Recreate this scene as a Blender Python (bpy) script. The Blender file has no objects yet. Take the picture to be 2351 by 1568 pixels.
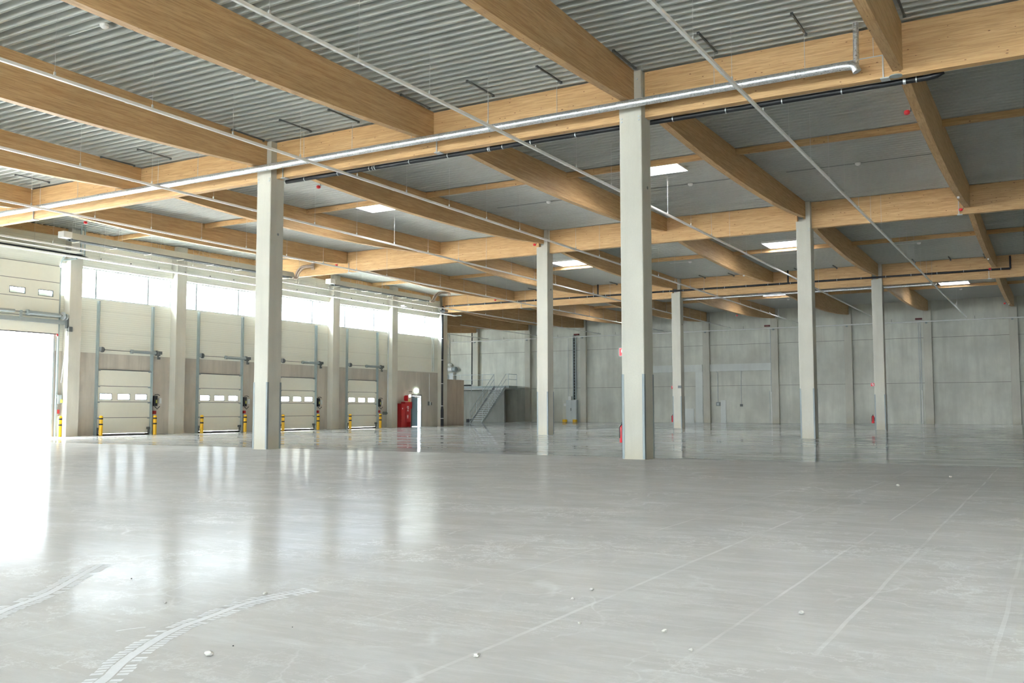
import bpy, bmesh, math, random
from mathutils import Vector, Matrix
random.seed(7)
S = bpy.context.scene
C = S.collection
PI = math.pi

# ------------------------------------------------------------------ camera
EYE = 1.1658
cam_d = bpy.data.cameras.new('camera')
cam = bpy.data.objects.new('camera', cam_d)
C.objects.link(cam)
cam_d.sensor_width = 36.0
cam_d.lens = 36.0 * 2166.07 / 2351.0
cam_d.clip_start = 0.05
cam_d.clip_end = 600
YAW, PITCH, ROLL = 0.5231, 0.0722, -0.0015
F = Vector((-math.sin(YAW) * math.cos(PITCH), math.cos(YAW) * math.cos(PITCH), math.sin(PITCH)))
R0 = Vector((math.cos(YAW), math.sin(YAW), 0))
U0 = R0.cross(F)
R1 = R0 * math.cos(ROLL) + U0 * math.sin(ROLL)
U1 = -R0 * math.sin(ROLL) + U0 * math.cos(ROLL)
mw = Matrix(((R1.x, U1.x, -F.x, 0), (R1.y, U1.y, -F.y, 0), (R1.z, U1.z, -F.z, EYE), (0, 0, 0, 1)))
cam.matrix_world = mw
S.camera = cam

# ------------------------------------------------------------------ sky, daylight portals, exposure
W = bpy.data.worlds.new('overcast_sky')
S.world = W
W.use_nodes = True
nt = W.node_tree
bg = nt.nodes['Background']
bg.inputs['Color'].default_value = (0.89, 0.95, 1.0, 1)
bg.inputs['Strength'].default_value = 13.0
W.cycles.sampling_method = 'MANUAL'
W.cycles.sample_map_resolution = 256
S.view_settings.view_transform = 'Standard'
S.view_settings.look = 'None'
S.view_settings.gamma = 1.0
S.view_settings.use_curve_mapping = False
S.view_settings.exposure = 1.5
S.cycles.diffuse_bounces = 6
S.cycles.glossy_bounces = 3
S.cycles.transparent_max_bounces = 12
S.cycles.max_bounces = 8
S.cycles.use_adaptive_sampling = True
S.cycles.adaptive_threshold = 0.02
S.cycles.caustics_reflective = False
S.cycles.caustics_refractive = False

sun_d = bpy.data.lights.new('sun', 'SUN')
sun_d.energy = 95.0
sun_d.color = (1.0, 0.97, 0.93)
sun_d.angle = math.radians(0.6)
sun = bpy.data.objects.new('sun', sun_d)
C.objects.link(sun)
sun.rotation_euler = Vector((-0.16, 0.52, -0.84)).to_track_quat('-Z', 'Y').to_euler()

def portal(name, loc, sx, sy, direction):
    ld = bpy.data.lights.new(name, 'AREA')
    ld.shape = 'RECTANGLE'
    ld.size, ld.size_y = sx, sy
    ld.cycles.is_portal = True
    o = bpy.data.objects.new(name, ld)
    C.objects.link(o)
    o.location = loc
    o.rotation_euler = Vector(direction).to_track_quat('-Z', 'Y').to_euler()
    return o

# ------------------------------------------------------------------ the grid of the hall
XB, Y1, YR, SX = -8.66, 21.02, 17.91, 6.0
ROW = [Y1, Y1 + YR, Y1 + 2 * YR]
YF = 80.75            # far wall
XD = -38.83           # dock wall, inner face
XDC = -38.40          # face of its columns
XW = -57.0            # recess, west side
XE = 15.34            # east wall
YS = -24.0            # wall behind the camera
BAY = 5.97
DC = [Y1 + BAY * k for k in range(-6, 7)]      # dock columns
ROOF = [(-24, 9.35), (3.1, 9.60), (21.08, 9.33), (38.95, 9.57), (56.85, 9.42), (80.9, 9.73)]

def roofz(y):
    for (a, za), (b, zb) in zip(ROOF, ROOF[1:]):
        if y <= b:
            return za + (zb - za) * (y - a) / (b - a)
    return ROOF[-1][1]

# ------------------------------------------------------------------ mesh helpers
class M:
    def __init__(s):
        s.v, s.f = [], []
    def add(s, vs, fs):
        n = len(s.v)
        s.v += [tuple(p) for p in vs]
        s.f += [tuple(i + n for i in f) for f in fs]
        return s
    def box(s, x0, x1, y0, y1, z0, z1):
        return s.add([(x0, y0, z0), (x1, y0, z0), (x1, y1, z0), (x0, y1, z0), (x0, y0, z1), (x1, y0, z1), (x1, y1, z1), (x0, y1, z1)],
                     [(0, 3, 2, 1), (4, 5, 6, 7), (0, 1, 5, 4), (1, 2, 6, 5), (2, 3, 7, 6), (3, 0, 4, 7)])
    def cbox(s, x0, x1, y0, y1, z0, z1, c=0.012):
        # box with chamfered vertical edges
        pts = [(x0 + c, y0), (x1 - c, y0), (x1, y0 + c), (x1, y1 - c), (x1 - c, y1), (x0 + c, y1), (x0, y1 - c), (x0, y0 + c)]
        return s.prism(pts, z0, z1)
    def prism(s, pts, z0, z1):
        n = len(pts)
        vs = [(x, y, z0) for x, y in pts] + [(x, y, z1) for x, y in pts]
        fs = [tuple(range(n))[::-1], tuple(range(n, 2 * n))] + [(i, (i + 1) % n, n + (i + 1) % n, n + i) for i in range(n)]
        return s.add(vs, fs)
    def tube(s, path, r, n=10, caps=True, r2=None):
        P = [Vector(p) for p in path]
        up = None
        rings = []
        for i, p in enumerate(P):
            d = (P[min(i + 1, len(P) - 1)] - P[max(i - 1, 0)]).normalized()
            if up is None or abs(d.dot(up)) > 0.98:
                up = Vector((0, 0, 1)) if abs(d.z) < 0.9 else Vector((1, 0, 0))
            a = d.cross(up).normalized()
            b = a.cross(d).normalized()
            up = b
            rr = r if r2 is None else r + (r2 - r) * i / (len(P) - 1)
            if isinstance(r, (list, tuple)):
                rr = r[i]
            rings.append([p + (a * math.cos(2 * PI * k / n) + b * math.sin(2 * PI * k / n)) * rr for k in range(n)])
        vs = [q for ring in rings for q in ring]
        fs = []
        for i in range(len(P) - 1):
            for k in range(n):
                fs.append((i * n + k, i * n + (k + 1) % n, (i + 1) * n + (k + 1) % n, (i + 1) * n + k))
        if caps:
            fs.append(tuple(range(n))[::-1])
            fs.append(tuple((len(P) - 1) * n + k for k in range(n)))
        return s.add(vs, fs)
    def lathe(s, cx, cy, prof, n=20):
        vs, fs = [], []
        for r, z in prof:
            vs += [(cx + r * math.cos(2 * PI * k / n), cy + r * math.sin(2 * PI * k / n), z) for k in range(n)]
        for i in range(len(prof) - 1):
            for k in range(n):
                fs.append((i * n + k, i * n + (k + 1) % n, (i + 1) * n + (k + 1) % n, (i + 1) * n + k))
        fs.append(tuple(range(n))[::-1])
        fs.append(tuple((len(prof) - 1) * n + k for k in range(n)))
        return s.add(vs, fs)
    def extrude_y(s, pts, y0, y1):       # pts in (x, z)
        n = len(pts)
        vs = [(x, y0, z) for x, z in pts] + [(x, y1, z) for x, z in pts]
        fs = [tuple(range(n)), tuple(range(n, 2 * n))[::-1]] + [(i, n + i, n + (i + 1) % n, (i + 1) % n) for i in range(n)]
        return s.add(vs, fs)

def link(name, m, mat, parent=None, loc=None, smooth=False):
    base = Vector(parent['base']) if parent is not None else Vector(loc if loc is not None else (0, 0, 0))
    me = bpy.data.meshes.new(name)
    me.from_pydata([tuple(Vector(p) - base) for p in m.v], [], m.f)
    bm = bmesh.new()
    bm.from_mesh(me)
    bmesh.ops.recalc_face_normals(bm, faces=bm.faces)
    bm.to_mesh(me)
    bm.free()
    if smooth:
        for p in me.polygons:
            p.use_smooth = True
        try:
            me.set_sharp_from_angle(angle=math.radians(40))
        except Exception:
            pass
    me.materials.append(mat)
    o = bpy.data.objects.new(name, me)
    C.objects.link(o)
    o['base'] = list(base)
    if parent is not None:
        o.parent = parent
    else:
        o.location = base
    return o

def tag(o, label, cat=None, group=None, kind='thing'):
    o['label'] = label
    if cat: o['category'] = cat
    if group: o['group'] = group
    o['kind'] = kind
    return o

def root(name, loc, label, cat, group=None, kind='thing'):
    o = bpy.data.objects.new(name, None)
    o.empty_display_size = 0.2
    C.objects.link(o)
    o.location = loc
    o['base'] = list(loc)
    return tag(o, label, cat, group, kind)

# ------------------------------------------------------------------ materials
class N:
    def __init__(s, name):
        s.m = bpy.data.materials.new(name)
        s.m.use_nodes = True
        s.t = s.m.node_tree
        s.b = s.t.nodes['Principled BSDF']
        g = s.n('ShaderNodeNewGeometry')
        s.pos = g.outputs['Position']
        s.sep = s.n('ShaderNodeSeparateXYZ', {0: s.pos})
    def n(s, kind, ins=None, **kw):
        nd = s.t.nodes.new(kind)
        for k, v in kw.items():
            setattr(nd, k, v)
        for k, v in (ins or {}).items():
            s.put(nd.inputs[k], v)
        return nd
    def put(s, sock, v):
        if isinstance(v, bpy.types.NodeSocket):
            s.t.links.new(v, sock)
        elif hasattr(v, 'outputs'):
            s.t.links.new(v.outputs[0], sock)
        else:
            sock.default_value = v
    def math(s, op, a, b=0.0, c=None, clamp=False):
        d = {0: a, 1: b}
        if c is not None: d[2] = c
        return s.n('ShaderNodeMath', d, operation=op, use_clamp=clamp).outputs[0]
    def noise(s, scale, sc=(1, 1, 1), detail=4, rough=0.55, off=(0, 0, 0)):
        mp = s.n('ShaderNodeMapping', {'Vector': s.pos, 'Scale': sc, 'Location': off})
        return s.n('ShaderNodeTexNoise', {'Vector': mp.outputs[0], 'Scale': scale, 'Detail': detail, 'Roughness': rough}).outputs['Fac']
    def ramp(s, f, stops):
        r = s.n('ShaderNodeValToRGB', {0: f})
        e = r.color_ramp.elements
        while len(e) < len(stops): e.new(0.5)
        for i, (p, c) in enumerate(stops):
            e[i].position = p
            e[i].color = (c, c, c, 1) if isinstance(c, (int, float)) else (*c, 1)
        return r.outputs[0]
    def mix(s, f, a, b, mode='MIX'):
        nd = s.n('ShaderNodeMix', data_type='RGBA', blend_type=mode)
        s.put(nd.inputs[0], f)
        for i, v in ((6, a), (7, b)):
            s.put(nd.inputs[i], v if not isinstance(v, tuple) else (*v[:3], 1))
        return nd.outputs[2]
    def bump(s, h, strength=0.2, dist=0.01):
        b = s.n('ShaderNodeBump', {'Height': h, 'Strength': strength, 'Distance': dist})
        s.put(s.b.inputs['Normal'], b.outputs[0])
    def fin(s, col, rough=0.5, metal=0.0, spec=0.5):
        s.put(s.b.inputs['Base Color'], (*col, 1) if isinstance(col, tuple) else col)
        s.put(s.b.inputs['Roughness'], rough)
        s.put(s.b.inputs['Metallic'], metal)
        s.put(s.b.inputs['Specular IOR Level'], spec)
        return s.m

def plain(name, col, rough=0.5, metal=0.0, var=0.08, scale=6):
    s = N(name)
    f = s.noise(scale, detail=3)
    c = s.mix(f, tuple(x * (1 - var) for x in col), tuple(min(1, x * (1 + var)) for x in col))
    return s.fin(c, rough, metal)

def wood(name, along, tone=1.0):
    s = N(name)
    st = (0.35, 1, 1) if along == 'x' else (1, 0.35, 1)
    low = s.noise(1.3, tuple(a * b for a, b in zip(st, (1, 1, 6))), 3)
    grain = s.noise(14, tuple(0.12 * 1 if (i == (0 if along == 'x' else 1)) else 3.0 for i in range(3)), 5, 0.6)
    # 40 mm lamellas
    lam = s.math('FRACT', s.math('DIVIDE', s.sep.outputs[2], 0.04))
    seam = s.math('LESS_THAN', lam, 0.05)
    lid = s.math('FLOOR', s.math('DIVIDE', s.sep.outputs[2], 0.04))
    seg = s.math('FLOOR', s.math('ADD', s.math('DIVIDE', s.sep.outputs[0 if along == 'x' else 1], 2.7), s.math('MULTIPLY', lid, 0.37)))
    wn = s.n('ShaderNodeTexWhiteNoise', noise_dimensions='2D')
    cv = s.n('ShaderNodeCombineXYZ', {0: lid, 1: seg})
    s.put(wn.inputs['Vector'], cv.outputs[0])
    c = s.mix(s.ramp(low, [(0.3, 0.0), (0.7, 1.0)]), (0.56 * tone, 0.355 * tone, 0.165 * tone), (0.68 * tone, 0.45 * tone, 0.23 * tone))
    c = s.mix(s.ramp(grain, [(0.40, 0.55), (0.54, 0.0)]), c, (0.37 * tone, 0.215 * tone, 0.085 * tone))
    c = s.mix(s.math('MULTIPLY', wn.outputs['Value'], 0.28), c, (0.43 * tone, 0.24 * tone, 0.085 * tone))
    c = s.mix(s.math('MULTIPLY', seam, 0.14), c, (0.30, 0.17, 0.07))
    # knots
    mp = s.n('ShaderNodeMapping', {'Vector': s.pos, 'Scale': (6.5, 12.0, 15.0) if along == 'x' else (12.0, 6.5, 15.0)})
    vo = s.n('ShaderNodeTexVoronoi', {'Vector': mp.outputs[0], 'Scale': 1.0})
    sepc = s.n('ShaderNodeSeparateColor', {0: vo.outputs['Color']})
    kn = s.math('LESS_THAN', s.math('ADD', vo.outputs['Distance'], s.math('MULTIPLY', sepc.outputs[0], 0.55)), 0.20)
    c = s.mix(s.math('MULTIPLY', kn, 0.85), c, (0.17, 0.075, 0.03))
    s.bump(grain, 0.08, 0.004)
    return s.fin(c, 0.55, 0, 0.35)

def concrete(name, base, streak=0.5, joints=(), warm=0.0, stain=1.0, foot=False):
    s = N(name)
    big = s.noise(0.45, (1, 1, 0.8), 4)
    st = s.noise(2.4, (1, 1, 0.10), 5, 0.6)
    fine = s.noise(26, detail=6, rough=0.7)
    d = tuple(x * (1 - 0.22 * stain) for x in base)
    l = tuple(min(1, x * (1 + 0.12 * stain)) for x in base)
    c = s.mix(s.ramp(big, [(0.32, 0.0), (0.68, 1.0)]), d, l)
    c = s.mix(s.math('MULTIPLY', s.ramp(st, [(0.42, 0.0), (0.68, 1.0)]), streak), c, tuple(x * 0.72 for x in base))
    c = s.mix(s.math('MULTIPLY', s.ramp(fine, [(0.45, 0.0), (0.75, 1.0)]), 0.30), c, tuple(x * 0.8 for x in base))
    for z in joints:
        j = s.math('LESS_THAN', s.math('ABSOLUTE', s.math('SUBTRACT', s.sep.outputs[2], z)), 0.014)
        c = s.mix(s.math('MULTIPLY', j, 0.8), c, (0.10, 0.095, 0.085))
    if foot:
        ft = s.ramp(s.math('ADD', s.sep.outputs[2], s.math('MULTIPLY', big, 0.5)), [(0.30, 0.35), (0.80, 0.0)])
        c = s.mix(ft, c, (0.46, 0.40, 0.27))
    s.bump(fine, 0.15, 0.006)
    return s.fin(c, 0.75, 0, 0.3)

MT = {}
MT['wood_x'] = wood('glulam_across', 'x')
MT['wood_y'] = wood('glulam_along', 'y', 0.94)
MT['conc_wall'] = concrete('concrete_wall', (0.68, 0.68, 0.61), 0.5, (3.22, 6.80))
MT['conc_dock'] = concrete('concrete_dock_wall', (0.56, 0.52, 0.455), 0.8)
MT['conc_col'] = concrete('concrete_column', (0.59, 0.57, 0.50), 0.35, (), 0, 0.6, True)
MT['conc_lintel'] = concrete('concrete_lintel', (0.74, 0.76, 0.73), 0.3, (), 0, 0.5)
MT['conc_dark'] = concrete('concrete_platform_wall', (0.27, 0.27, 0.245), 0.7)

# brownish concrete panel
MT['conc_brown'] = concrete('concrete_brown_panel', (0.47, 0.39, 0.31), 0.8)

# cladding: sandwich panels with fine horizontal micro ribs
s = N('metal_cladding')
z = s.sep.outputs[2]
rib = s.math('PINGPONG', z, 0.05)
r2 = s.ramp(s.math('MULTIPLY', rib, 20.0), [(0.0, 0.0), (0.35, 1.0)])
c = s.mix(r2, (0.70, 0.70, 0.62), (0.80, 0.80, 0.715))
jt = s.math('LESS_THAN', s.math('FRACT', s.math('DIVIDE', s.math('SUBTRACT', z, 3.83), 1.0)), 0.012)
c = s.mix(s.math('MULTIPLY', jt, 0.5), c, (0.3, 0.3, 0.27))
s.bump(r2, 0.5, 0.006)
MT['clad'] = s.fin(c, 0.45, 0, 0.4)

# galvanised, coated roof deck
s = N('roof_deck')
nz = s.noise(0.7, (0.25, 1, 1), 4)
n3 = s.noise(2.6, (0.3, 3.5, 1), 3)
c = s.mix(nz, (0.42, 0.435, 0.41), (0.48, 0.495, 0.465))
c = s.mix(s.math('MULTIPLY', n3, 0.25), c, (0.36, 0.375, 0.35))
MT['deck'] = s.fin(c, 0.45, 0.0, 0.4)

# power-floated, polished floor
s = N('polished_concrete_floor')
X, Y = s.sep.outputs[0], s.sep.outputs[1]
big = s.noise(0.18, (1, 1, 1), 5, 0.6)
mid = s.noise(0.9, (1.0, 2.6, 1), 6, 0.65, (3, 1, 0))
fine = s.noise(7.0, (0.6, 2.2, 1), 6, 0.7)
clouds = s.noise(1.6, (1, 1, 1), 7, 0.72, (11, 5, 0))
c = s.mix(s.ramp(big, [(0.3, 0.0), (0.7, 1.0)]), (0.415, 0.405, 0.385), (0.535, 0.525, 0.50))
c = s.mix(s.math('MULTIPLY', s.ramp(mid, [(0.45, 0.0), (0.72, 1.0)]), 0.60), c, (0.585, 0.595, 0.585))
c = s.mix(s.math('MULTIPLY', s.ramp(fine, [(0.5, 0.0), (0.8, 1.0)]), 0.45), c, (0.41, 0.41, 0.39))
# wispy lighter veins
vein = s.math('ABSOLUTE', s.math('SUBTRACT', clouds, 0.5))
vm = s.ramp(vein, [(0.0, 1.0), (0.018, 0.0)])
vsel = s.ramp(s.noise(0.5, detail=2, off=(5, 9, 0)), [(0.48, 0.0), (0.62, 1.0)])
c = s.mix(s.math('MULTIPLY', s.math('MULTIPLY', vm, vsel), 0.55), c, (0.76, 0.78, 0.77))
scf = s.noise(2.2, (0.5, 1.9, 1), 7, 0.75, (21, 8, 0))
scm = s.ramp(s.math('ABSOLUTE', s.math('SUBTRACT', scf, 0.52)), [(0.0, 1.0), (0.012, 0.0)])
ssel = s.ramp(s.noise(0.8, detail=3, off=(15, 2, 0)), [(0.45, 0.0), (0.6, 1.0)])
c = s.mix(s.math('MULTIPLY', s.math('MULTIPLY', scm, ssel), 0.45), c, (0.72, 0.74, 0.73))
pat = s.ramp(s.noise(0.75, (1, 1.6, 1), 4, 0.5, (31, 2, 0)), [(0.50, 0.0), (0.56, 1.0)])
c = s.mix(s.math('MULTIPLY', pat, 0.16), c, (0.40, 0.405, 0.40))
stx = s.noise(3.2, (0.55, 3.6, 1), 7, 0.78, (41, 12, 0))
nf = s.math('SUBTRACT', 1.0, s.math('MULTIPLY', s.math('GREATER_THAN', Y, 21.55), 0.8))
c = s.mix(s.math('MULTIPLY', nf, s.ramp(stx, [(0.52, 0.0), (0.68, 0.30)])), c, (0.66, 0.68, 0.675))
c = s.mix(s.math('MULTIPLY', nf, s.ramp(stx, [(0.32, 0.22), (0.45, 0.0)])), c, (0.38, 0.38, 0.37))
# branching pale hairline marks
wv = s.n('ShaderNodeTexNoise', {'Vector': s.pos, 'Scale': 1.4, 'Detail': 4.0})
wp = s.n('ShaderNodeVectorMath', {0: s.pos, 1: s.n('ShaderNodeVectorMath', {0: wv.outputs['Color'], 3: 0.9}, operation='SCALE').outputs[0]}, operation='ADD')
for sc_, wd_, of_, k_ in ((0.75, 0.010, 3, 0.42), (1.6, 0.008, 13, 0.32)):
    mp_ = s.n('ShaderNodeMapping', {'Vector': wp.outputs[0], 'Scale': (1.0, 0.7, 0.0), 'Location': (of_, of_ * 2, 0)})
    ve = s.n('ShaderNodeTexVoronoi', {'Vector': mp_.outputs[0], 'Scale': sc_}, feature='DISTANCE_TO_EDGE')
    em = s.ramp(ve.outputs['Distance'], [(0.0, 1.0), (wd_ * 2.2, 0.0)])
    es = s.ramp(s.noise(0.9, detail=4, off=(of_, 3, 0)), [(0.50, 0.0), (0.66, 1.0)])
    c = s.mix(s.math('MULTIPLY', s.math('MULTIPLY', em, es), k_), c, (0.74, 0.76, 0.755))
# long floating lines parallel to the beams
wob = s.math('MULTIPLY', s.math('SUBTRACT', s.noise(0.35, detail=3), 0.5), 0.07)
brk = s.ramp(s.noise(0.9, (3, 0.7, 1), 4, 0.6, (2, 2, 0)), [(0.40, 0.0), (0.56, 1.0)])
tot = None
for lx, w, k in ((-3.40, 0.016, 0.5), (-2.47, 0.022, 0.6), (-1.56, 0.016, 0.6), (-1.05, 0.020, 0.7), (-4.6, 0.012, 0.3), (-0.3, 0.02, 0.5), (-6.2, 0.015, 0.3), (-9.5, 0.02, 0.3), (0.9, 0.02, 0.5)):
    d = s.math('ABSOLUTE', s.math('SUBTRACT', s.math('ADD', X, wob), lx + 0.0))
    m = s.math('MULTIPLY', s.math('LESS_THAN', d, w * 0.6), k)
    tot = m if tot is None else s.math('MAXIMUM', tot, m)
near = s.math('LESS_THAN', Y, 21.0)
tot = s.math('MULTIPLY', s.math('MULTIPLY', tot, brk), near)
c = s.mix(s.math('MULTIPLY', tot, 0.5), c, (0.78, 0.79, 0.77))
# day joint under the first girder
dj = s.math('LESS_THAN', s.math('ABSOLUTE', s.math('SUBTRACT', Y, 21.55)), 0.012)
c = s.mix(s.math('MULTIPLY', dj, 0.6), c, (0.16, 0.16, 0.15))
far = s.math('GREATER_THAN', Y, 21.55)
c = s.mix(s.math('MULTIPLY', far, 0.35), c, (0.50, 0.515, 0.52))
hb = s.noise(3.0, (0.35, 2.5, 1), 3)
bp = s.n('ShaderNodeBump', {'Height': hb, 'Strength': s.math('MULTIPLY', 0.10, s.math('SUBTRACT', 1.0, far)), 'Distance': 0.003})
lw = s.n('ShaderNodeLayerWeight', {'Blend': 0.5})
fz = s.math('POWER', lw.outputs['Facing'], s.math('SUBTRACT', 11.0, s.math('MULTIPLY', far, 6.5)))
amt = s.n('ShaderNodeMix', data_type='FLOAT')
pol = s.ramp(s.noise(0.7, (1, 2.2, 1), 5, 0.6, (4, 4, 0)), [(0.3, 0.75), (0.7, 1.0)])
s.put(amt.inputs[0], far); s.put(amt.inputs[2], 0.30)
stk = s.ramp(s.noise(0.9, (0.18, 1.3, 1), 4, 0.6, (7, 3, 0)), [(0.35, 0.62), (0.65, 0.90)])
s.put(amt.inputs[3], stk)
fac = s.math('ADD', 0.004, s.math('MULTIPLY', fz, s.math('MULTIPLY', amt.outputs[0], pol)))
rr = s.n('ShaderNodeMix', data_type='FLOAT')
s.put(rr.inputs[0], far)
s.put(rr.inputs[2], s.math('ADD', 0.08, s.math('MULTIPLY', s.noise(1.1, (1, 2, 1), 4), 0.13)))
s.put(rr.inputs[3], s.math('ADD', 0.012, s.math('MULTIPLY', s.noise(0.8, (0.3, 2, 1), 3), 0.035)))
df = s.n('ShaderNodeBsdfDiffuse', {'Color': c})
gl = s.n('ShaderNodeBsdfGlossy', {'Color': (0.93, 0.95, 0.96, 1), 'Roughness': rr.outputs[0], 'Normal': bp.outputs[0]})
mx = s.n('ShaderNodeMixShader', {0: fac, 1: df.outputs[0], 2: gl.outputs[0]})
s.t.links.new(mx.outputs[0], s.t.nodes['Material Output'].inputs[0])
MT['floor'] = s.m

MT['yard'] = plain('yard_concrete', (0.62, 0.62, 0.60), 0.8)
MT['steel'] = plain('galvanised_steel', (0.52, 0.56, 0.57), 0.42, 0.55)
MT['steel_blue'] = plain('blue_grey_track_steel', (0.36, 0.43, 0.44), 0.45, 0.2)
MT['guard'] = plain('corner_guard_steel', (0.27, 0.31, 0.32), 0.5, 0.2)
MT['steel_dark'] = plain('dark_steel', (0.13, 0.14, 0.14), 0.5, 0.3)
MT['grey_paint'] = plain('grey_painted_steel', (0.30, 0.34, 0.34), 0.45)
MT['white'] = plain('white_painted_metal', (0.80, 0.80, 0.78), 0.35)
MT['rod'] = plain('thin_steel_rod', (0.50, 0.51, 0.49), 0.4, 0.3)
MT['cream'] = plain('cream_door_skin', (0.76, 0.75, 0.655), 0.5, 0, 0.03)
MT['black'] = plain('black_plastic_pipe', (0.007, 0.008, 0.011), 0.5)
MT['rubber'] = plain('black_rubber', (0.02, 0.02, 0.02), 0.7)
MT['yellow'] = plain('yellow_paint', (0.80, 0.46, 0.01), 0.4, 0, 0.03)
MT['red'] = plain('red_paint', (0.36, 0.012, 0.012), 0.4, 0, 0.05)
MT['redbright'] = plain('signal_red', (0.62, 0.02, 0.03), 0.35, 0, 0.05)
MT['darkred'] = plain('dark_red_panel', (0.12, 0.012, 0.01), 0.5)
MT['blue'] = plain('blue_grey_door_paint', (0.12, 0.21, 0.27), 0.4, 0, 0.05)
MT['cabinet'] = plain('light_grey_cabinet_paint', (0.58, 0.62, 0.62), 0.45, 0, 0.03)
MT['signwhite'] = plain('sign_white', (0.85, 0.85, 0.85), 0.5, 0, 0.01)
MT['copper'] = plain('flexible_metal_duct', (0.52, 0.42, 0.35), 0.35, 0.6)
MT['beige'] = plain('beige_sheet_metal', (0.56, 0.54, 0.46), 0.4, 0.2)
MT['facade'] = plain('light_metal_facade', (0.20, 0.225, 0.27), 0.5)
MT['label_yellow'] = plain('yellow_label', (0.50, 0.52, 0.12), 0.5)
MT['dust'] = plain('pale_dust', (0.72, 0.73, 0.73), 0.9, 0, 0.1, 20)
MT['chip'] = plain('pale_plaster_chip', (0.52, 0.50, 0.46), 0.9)
MT['tread'] = plain('grating_steel', (0.20, 0.24, 0.24), 0.5, 0.3)

# aluminium-foil insulation
s = N('foil_insulation')
w = s.noise(9, (1.6, 1, 1), 5, 0.7)
s.bump(w, 0.6, 0.02)
sp = s.noise(30, (0.8, 1, 1), 4, 0.75)
fc = s.mix(s.ramp(sp, [(0.42, 0.0), (0.60, 1.0)]), (0.62, 0.63, 0.65), (0.84, 0.86, 0.88))
MT['foil'] = s.fin(fc, s.math('ADD', 0.18, s.math('MULTIPLY', sp, 0.25)), 0.8)

def glow(name, col, e):
    s = N(name)
    s.put(s.b.inputs['Emission Color'], (*col, 1))
    s.put(s.b.inputs['Emission Strength'], e)
    return s.fin(col, 0.4)
MT['exit'] = glow('lit_exit_sign', (0.80, 1.0, 0.88), 5)
MT['lamp'] = glow('lit_lamp', (1.0, 0.85, 0.75), 14)
MT['green'] = glow('exit_green', (0.02, 0.35, 0.12), 0.6)

# window glass: clear, faint reflection
def glass(name, tint):
    m = bpy.data.materials.new(name)
    m.use_nodes = True
    t = m.node_tree
    t.nodes.clear()
    o = t.nodes.new('ShaderNodeOutputMaterial')
    tr = t.nodes.new('ShaderNodeBsdfTransparent')
    tr.inputs[0].default_value = (*tint, 1)
    gl = t.nodes.new('ShaderNodeBsdfGlossy')
    gl.inputs['Roughness'].default_value = 0.02
    lw = t.nodes.new('ShaderNodeLayerWeight')
    lw.inputs[0].default_value = 0.5
    pw = t.nodes.new('ShaderNodeMath')
    pw.operation = 'POWER'
    pw.inputs[1].default_value = 4.0
    t.links.new(lw.outputs['Facing'], pw.inputs[0])
    fr = t.nodes.new('ShaderNodeMath')
    fr.operation = 'MULTIPLY_ADD'
    fr.inputs[1].default_value = 0.5
    fr.inputs[2].default_value = 0.03
    t.links.new(pw.outputs[0], fr.inputs[0])
    mx = t.nodes.new('ShaderNodeMixShader')
    t.links.new(fr.outputs[0], mx.inputs[0])
    t.links.new(tr.outputs[0], mx.inputs[1])
    t.links.new(gl.outputs[0], mx.inputs[2])
    t.links.new(mx.outputs[0], o.inputs[0])
    return m
MT['glass'] = glass('window_glass', (0.93, 0.96, 0.97))
m = bpy.data.materials.new('opal_skylight_sheet')
m.use_nodes = True
m.node_tree.nodes.clear()
_o = m.node_tree.nodes.new('ShaderNodeOutputMaterial')
_t = m.node_tree.nodes.new('ShaderNodeBsdfTranslucent')
_t.inputs[0].default_value = (0.88, 0.90, 0.93, 1)
m.node_tree.links.new(_t.outputs[0], _o.inputs[0])
MT['milky'] = m

ORD = ['first', 'second', 'third', 'fourth', 'fifth', 'sixth', 'seventh', 'eighth', 'ninth', 'tenth', 'eleventh', 'twelfth']

# ------------------------------------------------------------------ FLOOR, YARD
m = M().box(XD, XE, YS, YF, -0.3, 0).box(XW, XD, ROW[2] + 0.3, YF, -0.3, 0)
FLOOR = tag(link('floor', m, MT['floor']), 'pale grey polished concrete floor of the empty hall', 'floor', kind='structure')
m = M().box(-140, XD - 0.0, -90, ROW[2] + 0.3, -0.4, -0.02)
m.box(-140, XW - 0.3, ROW[2] + 0.3, 130, -0.4, -0.02).box(XD, 60, -90, YS - 0.3, -0.4, -0.02)
tag(link('ground_outside', m, MT['yard']), 'bright concrete yard seen through the open dock door', 'ground', kind='structure')

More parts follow.
